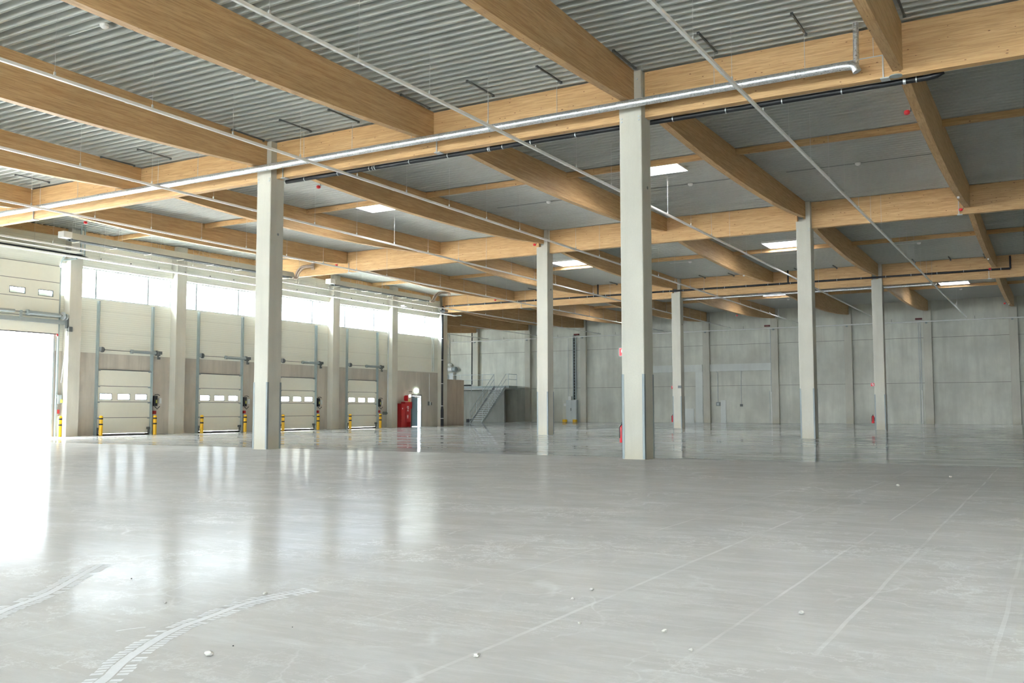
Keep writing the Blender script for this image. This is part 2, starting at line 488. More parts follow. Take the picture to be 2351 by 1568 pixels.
# ------------------------------------------------------------------ CEILING (trapezoidal steel deck, ribs across the hall)
PITCH_D = 0.28
SKY = []     # (xc, y0, y1)
for xc, yy in ((-23.66, 29.45), (-11.66, 29.45), (-23.66, 46.95), (-11.66, 46.95), (-17.66, 68.15), (-5.66, 68.15), (-29.66, 68.15), (6.34, 68.15),
               (-23.66, 4.2), (-11.66, 4.2), (0.34, 4.2), (-17.66, -7.0), (-5.66, -7.0), (6.34, -7.0)):
    k = round((yy - YS) / PITCH_D)
    SKY.append((xc, YS + k * PITCH_D, YS + (k + (6 if 40 < yy < 60 else 5)) * PITCH_D))
SKW = 0.88
m = M()
y = YS
while y < YF + 0.1:
    xl = XD - 0.15 if y < ROW[2] + 0.35 else XW - 0.15
    xi = [(xl, XE + 0.1)]
    for xc, a, b in SKY:
        if a - 0.01 <= y < b - 0.01:
            nx = []
            for p, q in xi:
                if p < xc < q:
                    nx += [(p, xc - SKW), (xc + SKW, q)]
                else:
                    nx.append((p, q))
            xi = nx
    pr = [(0, 0), (0.062, 0), (0.105, 0.145), (0.237, 0.145), (0.28, 0)]
    for p, q in xi:
        vs, fs = [], []
        for dy, dz in pr:
            zz = roofz(y + dy) + dz
            vs += [(p, y + dy, zz), (q, y + dy, zz)]
        for i in range(4):
            fs.append((2 * i, 2 * i + 1, 2 * i + 3, 2 * i + 2))
        m.add(vs, fs)
    y += PITCH_D
tag(link('ceiling', m, MT['deck']), 'corrugated pale steel roof deck over the hall', 'ceiling', kind='structure')

wk = 0
for i, (xc, a, b) in enumerate(SKY):
    zt = roofz((a + b) / 2)
    wk += 1
    where = {True: 'over the bay behind the first columns', False: ''}[20 < a < 38]
    if 38 < a < 56: where = 'over the bay behind the second column row'
    if a > 56: where = 'over the deepest bay'
    if a < 20: where = 'over the bay around the viewer'
    r = root('skylight', (xc, (a + b) / 2, zt), 'bright square skylight %s, above the %s trunking line' % (where, ORD[int(round((xc + 35.66) / 6))] if int(round((xc + 35.66) / 6)) < 10 else 'last'), 'skylight', 'square skylights in the roof deck')
    k = M()
    x0, x1 = xc - SKW, xc + SKW
    t = 0.03
    for (p, q, u, v) in ((x0 - t, x0, a - t, b + t), (x1, x1 + t, a - t, b + t), (x0, x1, a - t, a), (x0, x1, b, b + t)):
        k.box(p, q, u, v, zt - 0.05, zt + 0.42)
    link('curb', k, MT['white'], r)
    link('pane', M().add([(x0, a, zt + 0.30), (x1, a, zt + 0.30), (x1, b, zt + 0.30), (x0, b, zt + 0.30)], [(0, 1, 2, 3)]), MT['milky'], r)

# ------------------------------------------------------------------ WALLS
ZT = 9.95
BW0, BW1 = 3.0, 6.8
m = M()
# far wall in one mesh
m.box(XW - 0.3, XE + 0.3, YF, YF + 0.3, -0.3, ZT)
tag(link('wall_far', m, MT['conc_wall']), 'grey concrete panel wall closing the far end of the hall', 'wall', kind='structure')
tag(link('wall_east', M().box(XE, XE + 0.3, YS, YF, -0.3, ZT), MT['conc_wall']), 'concrete side wall opposite the dock doors', 'wall', kind='structure')
m = M().box(XD - 0.3, XE + 0.3, YS - 0.3, YS, -0.3, BW0).box(XD - 0.3, XE + 0.3, YS - 0.3, YS, BW1, ZT)
BWX = [(-38.0 + 6.0 * i, -38.0 + 6.0 * i + 5.2) for i in range(8)]  # unseen windows, added to light the hall from behind the viewer
e = [XD - 0.3] + [v for w in BWX for v in w] + [XE + 0.3]
for q in range(0, len(e), 2):
    m.box(e[q], e[q + 1], YS - 0.3, YS, BW0, BW1)
tag(link('wall_back', m, MT['conc_wall']), 'concrete wall at the near end of the hall', 'wall', kind='structure')
# recess beyond the third column row
YRc = ROW[2] + 0.30
m = M().box(XW, XD - 0.02, YRc - 0.3, YRc, -0.3, 12.0)
rw = tag(link('wall_recess', m, MT['conc_wall']), 'wall closing the recess beside the stairs on the dock side', 'wall', kind='structure')
k = M()
x = XW
while x < XD - 0.4:                     # ribbed facade outside, above the loading canopy line
    k.box(x, x + 0.2, YRc - 0.40, YRc - 0.3, 7.6, 12.0)
    x += 0.4
k.box(XW, XD - 0.3, YRc - 0.34, YRc - 0.3, 7.55, 12.0)
link('ribbed_facade', k, MT['facade'], rw)
# recess west wall with a tall window band
m = M().box(XW - 0.3, XW, YRc - 0.3, YF, -0.3, 5.2).box(XW - 0.3, XW, YRc - 0.3, YF, 7.9, ZT)
for a, b in ((YRc - 0.3, YRc + 1.2), (63.0, 69.8), (74.3, YF)):
    m.box(XW - 0.3, XW, a, b, 5.2, 7.9)
tag(link('wall_recess_west', m, MT['conc_wall']), 'wall with high windows at the end of the recess', 'wall', kind='structure')
wn = 0
def window(y0, y1, z0, z1, x, mull, label):
    global wn
    wn += 1
    r = root('window_%d' % wn, (x, y0, z0), label, 'window', kind='structure')
    t = 0.045
    fr = M()
    fr.box(x - 0.06, x + 0.04, y0, y1, z0, z0 + t).box(x - 0.06, x + 0.04, y0, y1, z1 - t, z1)
    fr.box(x - 0.06, x + 0.04, y0, y0 + t, z0 + t, z1 - t).box(x - 0.06, x + 0.04, y1 - t, y1, z0 + t, z1 - t)
    for q in mull:
        fr.box(x - 0.06, x + 0.04, q - 0.04, q + 0.04, z0 + t, z1 - t)
    link('window_frame', fr, MT['grey_paint'], r)
    e = [y0] + list(mull) + [y1]
    for a, b in zip(e, e[1:]):
        link('pane', M().box(x - 0.012, x, a + 0.03, b - 0.03, z0 + 0.03, z1 - 0.03), MT['glass'], r)
    return r
for i, (a, b) in enumerate(BWX):
    wn += 1
    r = root('window_%d' % wn, (a, YS, BW0), 'tall window added in the unseen wall behind the viewer, %s from the docks' % ORD[i], 'window', kind='structure')
    fr = M()
    for (p, q, u, v) in ((a, b, BW0, BW0 + 0.05), (a, b, BW1 - 0.05, BW1), (a, a + 0.05, BW0, BW1), (b - 0.05, b, BW0, BW1), ((a + b) / 2 - 0.03, (a + b) / 2 + 0.03, BW0, BW1), (a, b, 4.7, 4.76)):
        fr.box(p, q, YS - 0.2, YS - 0.1, u, v)
    link('window_frame', fr, MT['grey_paint'], r)
    link('pane', M().box(a, b, YS - 0.16, YS - 0.15, BW0, BW1), MT['glass'], r)
    portal('window_portal', ((a + b) / 2, YS - 0.35, (BW0 + BW1) / 2), b - a, BW1 - BW0, (0, 1, 0))
window(YRc + 1.2, 63.0, 5.2, 7.9, XW - 0.15, (60.6,), 'tall window high in the recess, south half')
window(69.8, 74.3, 5.2, 7.9, XW - 0.15, (72.0,), 'tall window high in the recess, north half')
portal('window_portal', (XW - 0.35, (YRc + 1.2 + 63) / 2, 6.55), 2.7, 4.7, (1, 0, 0))
portal('window_portal', (XW - 0.35, 72.05, 6.55), 2.7, 4.5, (1, 0, 0))

# dock wall
ZC, ZW0, ZW1 = 3.83, 6.36, 7.78
TH = 0.28
conc, clad, lip = M(), M(), M()
X0, X1 = XD - TH, XD
DOORS = [(k, Y1 + BAY * (k + 0.5)) for k in (1, 2, 3, 4)]        # closed dock doors
OPEN_Y = (21.75, 26.25)
OPEN_Z = 4.58
bays = list(zip(DC, DC[1:]))
for i, (a, b) in enumerate(bays):
    k = i - 6
    if k == 0:
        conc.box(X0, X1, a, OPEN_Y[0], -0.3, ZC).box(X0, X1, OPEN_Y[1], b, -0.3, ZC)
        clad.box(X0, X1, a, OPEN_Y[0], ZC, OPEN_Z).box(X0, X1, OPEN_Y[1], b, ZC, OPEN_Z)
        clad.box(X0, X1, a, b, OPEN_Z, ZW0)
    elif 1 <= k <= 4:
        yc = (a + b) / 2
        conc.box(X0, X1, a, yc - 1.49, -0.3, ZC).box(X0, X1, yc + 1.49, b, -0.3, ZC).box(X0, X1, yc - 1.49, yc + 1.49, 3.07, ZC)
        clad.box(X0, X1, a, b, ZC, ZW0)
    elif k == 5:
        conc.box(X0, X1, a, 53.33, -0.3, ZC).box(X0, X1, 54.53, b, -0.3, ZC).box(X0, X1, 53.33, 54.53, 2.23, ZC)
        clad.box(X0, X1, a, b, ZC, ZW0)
    elif k == -2:                        # unseen second dock opening, added to let in light beside the viewer
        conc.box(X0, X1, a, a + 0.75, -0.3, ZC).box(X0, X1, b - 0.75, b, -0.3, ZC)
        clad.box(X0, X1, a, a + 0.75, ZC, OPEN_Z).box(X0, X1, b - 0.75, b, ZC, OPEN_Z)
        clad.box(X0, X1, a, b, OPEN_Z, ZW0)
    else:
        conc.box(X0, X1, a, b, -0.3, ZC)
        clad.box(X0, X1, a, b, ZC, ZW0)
    clad.box(X0, X1, a, b, ZW1, ZT)
    for (p, q) in ((a, a + 0.28), (b - 0.28, b)):
        clad.box(X0, X1, p, q, ZW0, ZW1)
    lip.box(X1, X1 + 0.10, a + 0.33, b - 0.33, ZW1 + 0.02, 8.30)
    portal('window_portal', (X0 - 0.05, (a + b) / 2, (ZW0 + ZW1) / 2), ZW1 - ZW0, BAY - 0.56, (1, 0, 0))
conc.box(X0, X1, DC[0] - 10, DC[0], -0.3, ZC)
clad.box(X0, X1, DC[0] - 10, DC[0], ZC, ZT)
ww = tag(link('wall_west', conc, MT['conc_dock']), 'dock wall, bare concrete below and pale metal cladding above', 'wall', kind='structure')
link('metal_cladding', clad, MT['clad'], ww)
link('cladding_box', lip, MT['clad'], ww)
portal('door_portal', (X0 - 0.05, sum(OPEN_Y) / 2, OPEN_Z / 2), OPEN_Z, OPEN_Y[1] - OPEN_Y[0], (1, 0, 0))
portal('door_portal', (X0 - 0.05, (DC[4] + DC[5]) / 2, OPEN_Z / 2), OPEN_Z, BAY - 1.5, (1, 0, 0))
WL = {0: 'window band behind the raised leaf of the open dock door', 1: 'three-light window band above the closed dock door nearest the open one',
      2: 'window band above the second closed dock door', 3: 'window band above the third closed dock door, partly behind a column',
      4: 'window band above the fourth closed dock door, ribbed facade outside', 5: 'window band above the blue personnel door'}
for i, (a, b) in enumerate(bays):
    k = i - 6
    mu = (51.9, 55.05) if k == 5 else (a + 1.38, a + 4.32)
    if k == 5: mu = (a + 1.1, a + 4.15)
    window(a + 0.28, b - 0.28, ZW0, ZW1, XD - 0.12, mu, WL.get(k, 'window band of the dock wall beside the viewer, bay %s' % ORD[-k - 1] if k < 0 else ''))
# brown low wall after the corner
tag(link('wall_recess_low', M().box(XD + 0.1, XD + 0.38, 57.14, 59.45, -0.3, 3.38), MT['conc_brown']), 'low brown concrete wall stub beside the corner column', 'wall', kind='structure')

# ------------------------------------------------------------------ COLUMNS
rown = ['first', 'second', 'third']
def column(X, Yc, label, ztop, zsh=8.2):
    h = 0.285
    r = root('concrete_column', (X, Yc, 0), label, 'column', 'freestanding concrete columns')
    k = M()
    k.cbox(X - h, X + h, Yc - h, Yc + h, 0, zsh, 0.015)
    link('shaft', k, MT['conc_col'], r)
    hd = M()
    hd.box(X - h, X + 0.105, Yc - h, Yc - 0.05, zsh, zsh + 0.30)         # seat below the incoming beam
    hd.box(X + 0.105, X + h, Yc - h, Yc - 0.05, zsh, ztop)               # upright stub beside it
    seat = roofz(Yc + 0.2) - {0: 0.60, 1: 0.62, 2: 0.80}[ROW.index(Yc)] - 0.006
    hd.box(X - h, X + 0.105, Yc + 0.18, Yc + h, zsh, seat)
    hd.box(X + 0.105, X + h, Yc + 0.18, Yc + h, zsh, ztop)
    link('fork_head', hd, MT['conc_col'], r)
    for sx in (-1, 1):
        for sy in (-1, 1):
            g = M()
            cx, cy = X + sx * h, Yc + sy * h
            e, w = 0.007, 0.055
            xa, xb = sorted((cx + sx * e, cx - sx * w))
            ya, yb = sorted((cy, cy + sy * e))
            g.box(xa, xb, ya, yb, 0.01, 2.0)
            xa, xb = sorted((cx, cx + sx * e))
            ya, yb = sorted((cy + sy * e, cy - sy * w))
            g.box(xa, xb, ya, yb, 0.01, 2.0)
            link('corner_guard', g, MT['guard'], r)
    for dx, dz in ((-0.22, -0.02), (0.22, -0.02), (0.19, 0.9), (-0.22, -0.1), (0.22, -0.1)):
        b = M()
        b.tube([(X + dx, Yc - h - 0.012, zsh + dz), (X + dx, Yc - h + 0.01, zsh + dz)], 0.022, 8)
        link('bolt', b, MT['steel'], r)
    b = M().tube([(X + h - 0.01, Yc + 0.05, zsh - 1.7), (X + h + 0.004, Yc + 0.05, zsh - 1.7)], 0.04, 12)
    link('lifting_socket', b, MT['steel_dark'], r)
    return r
for j, yy in enumerate(ROW):
    for X, nm in ((-20.66, 'dock side'), (-8.66, 'farther from the docks'), (3.34, 'east side')):
        column(X, yy, 'square concrete column with corner guards, %s column row, %s' % (rown[j], nm), roofz(yy) - 0.02, (8.2, 8.48, 8.22)[j])

# dock columns
for i, yy in enumerate(DC[3:]):
    k = i - 3
    k2 = M().cbox(XD, XDC, yy - 0.31, yy + 0.31, 0, 8.6 if k == 6 else roofz(yy) - 0.02, 0.012)
    lab = {-3: 'concrete column on the dock wall beside the viewer', -2: 'second concrete dock wall column beside the viewer', -1: 'third concrete dock wall column beside the viewer',
           0: 'concrete dock wall column on the near side of the open door', 1: 'concrete dock wall column between the open door and the first closed dock door',
           2: 'concrete dock wall column between the first and second closed doors', 3: 'concrete dock wall column between the second and third closed doors',
           4: 'concrete dock wall column between the third and fourth closed doors', 5: 'concrete dock wall column between the fourth closed door and the red cabinets',
           6: 'concrete corner column behind the tall black downpipe'}[k]
    tag(link('dock_column', k2, MT['conc_col'], None, (XDC - 0.2, yy, 0)), lab, 'column', 'concrete columns along the dock wall')

# far wall pilasters
PX = [XB + SX * k for k in range(-8, 4)]
for i, X in enumerate(PX):
    ys = 80.44
    k2 = M().cbox(X - 0.295, X + 0.295, ys, YF, 0, 8.90, 0.012)
    k2.box(X + 0.115, X + 0.295, ys, YF, 8.90, 9.68)
    k2.box(X - 0.295, X - 0.115, ys, YF, 8.90, 9.68)
    tag(link('wall_pier', k2, MT['conc_col'], None, (X, ys, 0)), 'concrete pier on the far wall, %s counted from the stair recess' % ORD[i], 'pier', 'concrete piers along the far wall')

# ------------------------------------------------------------------ GIRDERS (across) and BEAMS (along)
GB = (8.2, 8.49, 8.22)
for j, yy in enumerate(ROW):
    spans = [(XDC + 0.02, -20.66 - 0.29), (-20.66 + 0.29, -8.66 - 0.29), (-8.66 + 0.29, 3.34 - 0.29), (3.34 + 0.29, XE)]
    for n, (a, b) in enumerate(spans):
        k2 = M().box(a, b, yy - 0.05, yy + 0.17, GB[j], roofz(yy) - 0.01)
        tag(link('glulam_girder', k2, MT['wood_x'], None, ((a + b) / 2, yy, GB[j])),
            'deep timber girder over the %s column row, %s' % (rown[j], ('docks to first column', 'between its columns', 'past the farther column', 'at the east wall')[n]),
            'girder', 'glulam girders over the column rows')
bay_def = [(-3.0, ROW[0] - 0.06, 0.78, 1.22), (ROW[0] + 0.18, ROW[1] - 0.06, 0.60, 0.95), (ROW[1] + 0.18, ROW[2] - 0.06, 0.62, 0.97), (ROW[2] + 0.18, 80.60, 0.80, 1.20)]
bayn = ['near bay', 'bay behind first column row', 'bay behind second column row', 'deepest bay']
BX = [XB + SX * k for k in range(-4, 3)]
bn = ['closest to the docks', 'second from the docks', 'at the dock side column', 'midway between the columns', 'at the farther column', 'just past the farther column', 'on the open east side']
def belly(bi, y, drop=0.0):
    a, b, de, dm = bay_def[bi]
    t = (y - a) / (b - a)
    return roofz(y) - (de + (dm - de) * (1 - abs(2 * t - 1) ** 2.2) + drop)
def beam(X, bi, label, drop=0.0):
    a, b, de, dm = bay_def[bi]
    n = 28
    vs, fs = [], []
    for i in range(n + 1):
        t = i / n
        y = a + (b - a) * t
        d = de + (dm - de) * (1 - abs(2 * t - 1) ** 2.2) + drop
        zt = roofz(y) - 0.003
        zb = roofz(y) - d
        vs += [(X - 0.1, y, zb), (X + 0.1, y, zb), (X + 0.1, y, zt), (X - 0.1, y, zt)]
    for i in range(n):
        for q in range(4):
            fs.append((4 * i + q, 4 * i + (q + 1) % 4, 4 * i + 4 + (q + 1) % 4, 4 * i + 4 + q))
    fs += [(0, 1, 2, 3), (4 * n, 4 * n + 3, 4 * n + 2, 4 * n + 1)]
    m = M().add(vs, fs)
    o = link('glulam_beam', m, MT['wood_y'], None, (X, (a + b) / 2, roofz((a + b) / 2) - dm))
    return tag(o, label, 'beam', 'fish-belly glulam roof beams')
for bi in range(4):
    for n, X in enumerate(BX):
        o = beam(X, bi, 'long curved timber roof beam, %s, %s' % (bayn[bi], bn[n]), 0.25 if (n == 5 and bi < 2) else 0.0)
for n, X in enumerate((-38.66, -44.66, -50.66)):
    beam(X, 3, 'timber beam over the stair recess, %s' % ('in line with the dock wall', 'above the stair flight', 'over the platform')[n])
# edge timbers on top of the dock wall
for i, (a, b) in enumerate(bays[4:]):
    k = i - 2
    zc = roofz((a + b) / 2)
    vs = []
    for y in (a + 0.31, b - 0.31):
        for x, dz in ((XD, -0.36), (XD + 0.16, -0.36), (XD + 0.16, -0.01), (XD, -0.01)):
            vs.append((x, y, roofz(y) + dz))
    m = M().add(vs, [(0, 1, 2, 3), (7, 6, 5, 4), (0, 4, 5, 1), (1, 5, 6, 2), (2, 6, 7, 3), (3, 7, 4, 0)])
    tag(link('edge_timber', m, MT['wood_y'], None, (XD, a, zc - 0.36)), 'shallow timber edge beam under the deck, over %s' % {-2: 'the dock bay two before the open door', -1: 'the dock bay just before the open door', 0: 'the open dock door', 1: 'the first closed dock door', 2: 'the second closed dock door', 3: 'the third closed dock door', 4: 'the fourth closed dock door', 5: 'the blue door'}[k], 'edge beam', 'edge timbers above the dock wall')
# light purlins in mid bay
px = [XD + 0.16] + [x for x in BX] + [XE]
for bi, yy in ((1, 29.15), (2, 48.75), (3, 69.95)):
    for n, (a, b) in enumerate(zip(px, px[1:])):
        a2 = a + (0.1 if n else 0)
        b2 = b - 0.1
        if b2 - a2 < 1: continue
        if bi == 3 and n == 0:
            a2 = -38.56
        z = roofz(yy)
        m = M().box(a2, b2, yy - 0.05, yy + 0.05, z - 0.20, z - 0.004)
        tag(link('purlin', m, MT['wood_x'], None, ((a2 + b2) / 2, yy, z - 0.2)), 'slim timber purlin, %s, %s field from the docks' % (bayn[bi], ORD[n]), 'purlin', 'slim purlins under the deck')

# ------------------------------------------------------------------ LIGHT TRUNKING LINES
ROD0 = 11.76 - 2.435 * 5
def rod(x, y, z0, z1, r=0.0045):
    return M().tube([(x, y, z0), (x, y, z1)], r, 6)
for n in range(6):
    X = -35.66 + 6 * n
    y1 = 77.9
    r = root('light_trunking', (X, 0, 8.02), 'long white light trunking hung from the roof, %s from the dock wall' % ORD[n], 'light trunking', 'light trunking lines')
    rail = M()
    y = -1.0
    while y < y1 - 0.5:
        e = min(y + 4.86, y1)
        rail.extrude_y([(X - 0.032, 7.985), (X + 0.032, 7.985), (X + 0.032, 8.05), (X - 0.032, 8.05)], y, e)
        rail.extrude_y([(X - 0.036, 7.98), (X + 0.036, 7.98), (X + 0.036, 7.995), (X - 0.036, 7.995)], e - 0.10, e)
        y = e
    link('rail', rail, MT['white'], r)
    y = ROD0
    while y < y1:
        if all(abs(y - g) > 0.35 for g in ROW):
            z1 = roofz(y) + 0.0
            for xc, a, b in SKY:
                if abs(xc - X) < 0.5 and a - 0.05 < y < b + 0.05: z1 = None
            if z1 is not None:
                link('hanger_rod', rod(X, y, 8.05, z1), MT['rod'], r)
                link('rod_clip', M().box(X - 0.015, X + 0.015, y - 0.02, y + 0.02, 8.05, 8.13), MT['rod'], r)
        y += 2.435
# short line over the recess
for n, (X, ya, yb) in enumerate(((-41.66, 63.9, 78.0), (-47.66, 63.9, 78.0))):
    r = root('light_trunking', (X, ya, 8.05), 'short white trunking line in the stair recess, %s' % ('nearer the hall' if n == 0 else 'over the platform'), 'light trunking', 'light trunking lines')
    link('rail', M().extrude_y([(X - 0.03, 8.0), (X + 0.03, 8.0), (X + 0.03, 8.06), (X - 0.03, 8.06)], ya, yb), MT['white'], r)
    y = ya + 0.1
    while y < yb:
        link('hanger_rod', rod(X, y, 8.06, roofz(y)), MT['rod'], r)
        y += 4.6

# ------------------------------------------------------------------ FOIL-WRAPPED PIPE IN FRONT OF THE FIRST GIRDER
YP, ZP = 20.38, 8.395
r = root('insulated_pipe', (-20, YP, ZP), 'silver foil-wrapped pipe running across under the beams in front of the first girder', 'pipe')
xe = -3.42
path = [(-38.3, YP, ZP), (xe - 0.25, YP, ZP), (xe - 0.08, YP, ZP - 0.015), (xe + 0.0, YP, ZP - 0.06), (xe + 0.04, YP, ZP - 0.16)]
link('pipe_run', M().tube(path, 0.092, 18), MT['foil'], r, smooth=True)
link('riser', M().tube([(xe + 0.02, YP + 0.02, ZP + 0.02), (xe + 0.02, YP + 0.10, roofz(YP) - 0.02)], 0.06, 14), MT['foil'], r, smooth=True)
for x in [-37.2 + 1.55 * i for i in range(22)]:
    if x < xe - 0.4:
        link('joint_band', M().tube([(x, YP, ZP), (x + 0.03, YP, ZP)], 0.096, 18), MT['steel'], r, smooth=True)
link('carrier_rail', M().tube([(-38.3, YP + 0.02, ZP + 0.10), (-2.80, YP + 0.02, ZP + 0.10)], 0.012, 6), MT['steel'], r)
for x in (-4.45, -6.46, -8.2, -10.46, -12.45, -14.9, -16.95, -18.75, -21.0, -23.16, -25.0, -27.1, -29.1, -31.2, -33.2, -35.4, -3.05):
    link('hanger_rod', rod(x, YP, ZP + 0.09, roofz(YP) - 0.055, 0.006), MT['steel'], r)
for n, x in enumerate((-2.45, -4.45, -6.45, -8.45, -10.43, -12.4, -14.43, -16.87, -18.65, -20.52, -22.6, -24.63, -26.4, -28.7, -30.97, -33.1, -35.2)):
    y0, y1c = 19.27, 20.57
    z = roofz(20) - 0.012
    m = M().box(x - 0.02, x + 0.02, y0, y1c, z - 0.035, z)
    m.box(x - 0.03, x + 0.03, y0, y0 + 0.04, z - 0.06, z).box(x - 0.03, x + 0.03, y1c - 0.04, y1c, z - 0.06, z)
    tag(link('mounting_channel', m, MT['steel_dark'], None, (x, 20, z)), 'short dark channel on the deck before the first girder, %s from the east' % (ORD[n] if n < 12 else ['thirteenth', 'fourteenth', 'fifteenth', 'sixteenth', 'seventeenth'][n - 12]), 'mounting channel', 'dark channels at the first girder')
for n, x in enumerate((-3.1, -4.8, -6.62, -8.9, -10.83, -13.0, -14.9, -16.93, -18.76, -22.7, -24.72, -26.8, -28.7, -30.73)):
    y0, y1c = 55.5, 56.68
    z = roofz(56) - 0.03
    m = M().box(x - 0.025, x + 0.025, y0, y1c, z - 0.05, z).box(x - 0.035, x + 0.035, y1c - 0.06, y1c, z - 0.09, z)
    tag(link('mounting_channel', m, MT['steel_dark'], None, (x, 56, z)), 'short dark channel on the deck before the third girder, %s from the east' % (ORD[n] if n < 12 else ['thirteenth', 'fourteenth'][n - 12]), 'mounting channel', 'dark channels at the third girder')

# ------------------------------------------------------------------ BLACK ROOF DRAIN PIPES
def drain(name, pts, r0, label, clamps, risers=()):
    r = root(name, pts[0], label, 'drain pipe', 'black roof drain pipes')
    link('pipe_run', M().tube(pts, r0, 12), MT['black'], r, smooth=True)
    x0, x1 = pts[0][0], pts[-1][0]
    y, z = pts[0][1], pts[0][2]
    for x in clamps:
        link('pipe_clamp', M().tube([(x - 0.012, y, z), (x + 0.012, y, z)], r0 + 0.01, 12).box(x - 0.008, x + 0.008, y - 0.008, y + 0.008, z + r0, z + r0 + 0.035), MT['steel'], r)
    for x, zt in risers:
        link('riser', M().tube([(x, y, z), (x, y, zt)], r0 * 0.85, 12), MT['black'], r, smooth=True)
    return r
cl = [-19.6 + 1.31 * i for i in range(14)]
drain('drain_pipe', [(-20.36, 21.38, 8.19), (-2.1, 21.38, 8.19), (-1.95, 21.38, 8.21), (-1.82, 21.38, 8.27)], 0.062, 'long black roof drain pipe with steel clamps along the back of the first girder', cl + [-2.6, -2.35, -12.6, -13.0, -16.9, -17.1])
cl = [-37.4 + 1.33 * i for i in range(27)]
drain('drain_pipe', [(-38.1, 56.45, 8.64), (-1.9, 56.45, 8.64)], 0.055, 'long black roof drain pipe with steel clamps along the front of the third girder', [c for c in cl if c < -2.1] + [-2.35, -14.1, -21.0, -26.3], [(-1.9, 9.32), (-26.0, 9.40), (-13.6, 9.40)])
r = root('downpipe', (-38.3, 56.30, 0), 'tall black downpipe on the dock wall beside the corner column', 'drain pipe', 'black roof drain pipes')
link('pipe_run', M().tube([(-38.32, 56.38, 1.3), (-38.32, 56.38, 8.5), (-38.32, 56.45, 8.62)], 0.075, 14), MT['black'], r, smooth=True)
link('thick_sleeve', M().lathe(-38.32, 56.38, [(0.11, 0.0), (0.11, 1.15), (0.075, 1.42)], 14), MT['black'], r, smooth=True)
for z in (0.55, 1.45, 3.05, 4.75, 6.3):
    link('pipe_clamp', M().tube([(-38.32, 56.38, z - 0.02), (-38.32, 56.38, z + 0.02)], 0.12 if z < 1.2 else 0.085, 14), MT['white'], r)
# silver pipe behind third girder
r = root('silver_pipe', (-20.4, 57.2, 8.14), 'thin silver pipe running along the back of the third girder', 'pipe')
link('pipe_run', M().tube([(-20.4, 57.20, 8.13), (-5.6, 57.20, 8.13)], 0.06, 12), MT['foil'], r, smooth=True)
for x in (-19, -16, -13, -10, -7):
    link('pipe_clamp', M().tube([(x, 57.2, 8.13), (x + 0.03, 57.2, 8.13)], 0.068, 12).box(x, x + 0.02, 57.19, 57.21, 8.18, 9.42), MT['steel'], r)
# girder anchor plates with drop rods
for n, (x, j) in enumerate(((-2.95, 0), (-14.45, 0), (-20.1, 0), (-32.45, 1), (-2.95, 1), (-32.0, 2), (-2.95, 2), (-32.45, 0))):
    yy = ROW[j] - 0.09
    m = M().box(x - 0.012, x + 0.012, yy, yy + 0.03, GB[j] - 0.02, GB[j] + 0.50 + 0.0 * n).box(x - 0.06, x + 0.12, yy - 0.02, yy + 0.2, GB[j] - 0.03, GB[j] - 0.005)
    tag(link('girder_strap', m, MT['steel'], None, (x, yy, GB[j])), 'thin steel strap down the %s girder %s' % (rown[j], {-2.95: 'on the side away from the docks', -14.45: 'midway between the columns', -20.1: 'beside the dock side column', -32.45: 'close to the dock wall', -32.0: 'close to the dock corner'}[x]), 'strap', 'steel straps on the girders')
m = M()
m.lathe(-2.66, 20.62, [(0.13, 8.075), (0.13, 8.09)], 18)
tag(link('bearing_plate', m, MT['steel_blue'], None, (-2.66, 20.6, 8.08)), 'round blue-grey plate under the end of the first bay beam away from the docks', 'plate')

# ------------------------------------------------------------------ DETECTORS
for n, (x, y, z, lab) in enumerate((
        (-2.86, 23.9, 8.26, 'under the eastern beam just behind the first girder'), (-2.86, 38.6, 8.62, 'at the second girder under the eastern beam'),
        (-2.86, 56.2, 8.66, 'at the third girder under the eastern beam'), (-2.86, 72.2, 8.36, 'under the eastern beam near the far wall'),
        (-20.86, 23.4, 8.52, 'behind the dock side column of the first row'), (-20.86, 38.3, 8.86, 'beside the dock side column of the second row'),
        (-32.86, 23.4, 8.55, 'behind the first girder close to the dock wall'), (-32.86, 38.35, 8.84, 'at the second girder close to the dock wall'),
        (-32.86, 54.7, 8.62, 'before the third girder close to the dock wall'), (-20.86, 70.4, 8.30, 'under a beam of the deepest bay, dock side'))):
    r = root('heat_detector', (x, y, z), 'small red detector %s' % lab, 'detector', 'red heat detectors')
    link('dome', M().lathe(x, y, [(0.02, z - 0.07), (0.06, z - 0.055), (0.075, z - 0.01), (0.06, z + 0.03), (0.02, z + 0.04)], 14), MT['redbright'], r, smooth=True)
    link('drop_tube', M().tube([(x + 0.0905, y, z), (x + 0.0905, y, z + 0.30)], 0.010, 6), MT['steel_dark'], r)
    link('bracket', M().box(x, x + 0.09, y - 0.01, y + 0.01, z, z + 0.02).box(x + 0.08, x + 0.103, y - 0.015, y + 0.015, z + 0.25, z + 0.30), MT['steel_dark'], r)
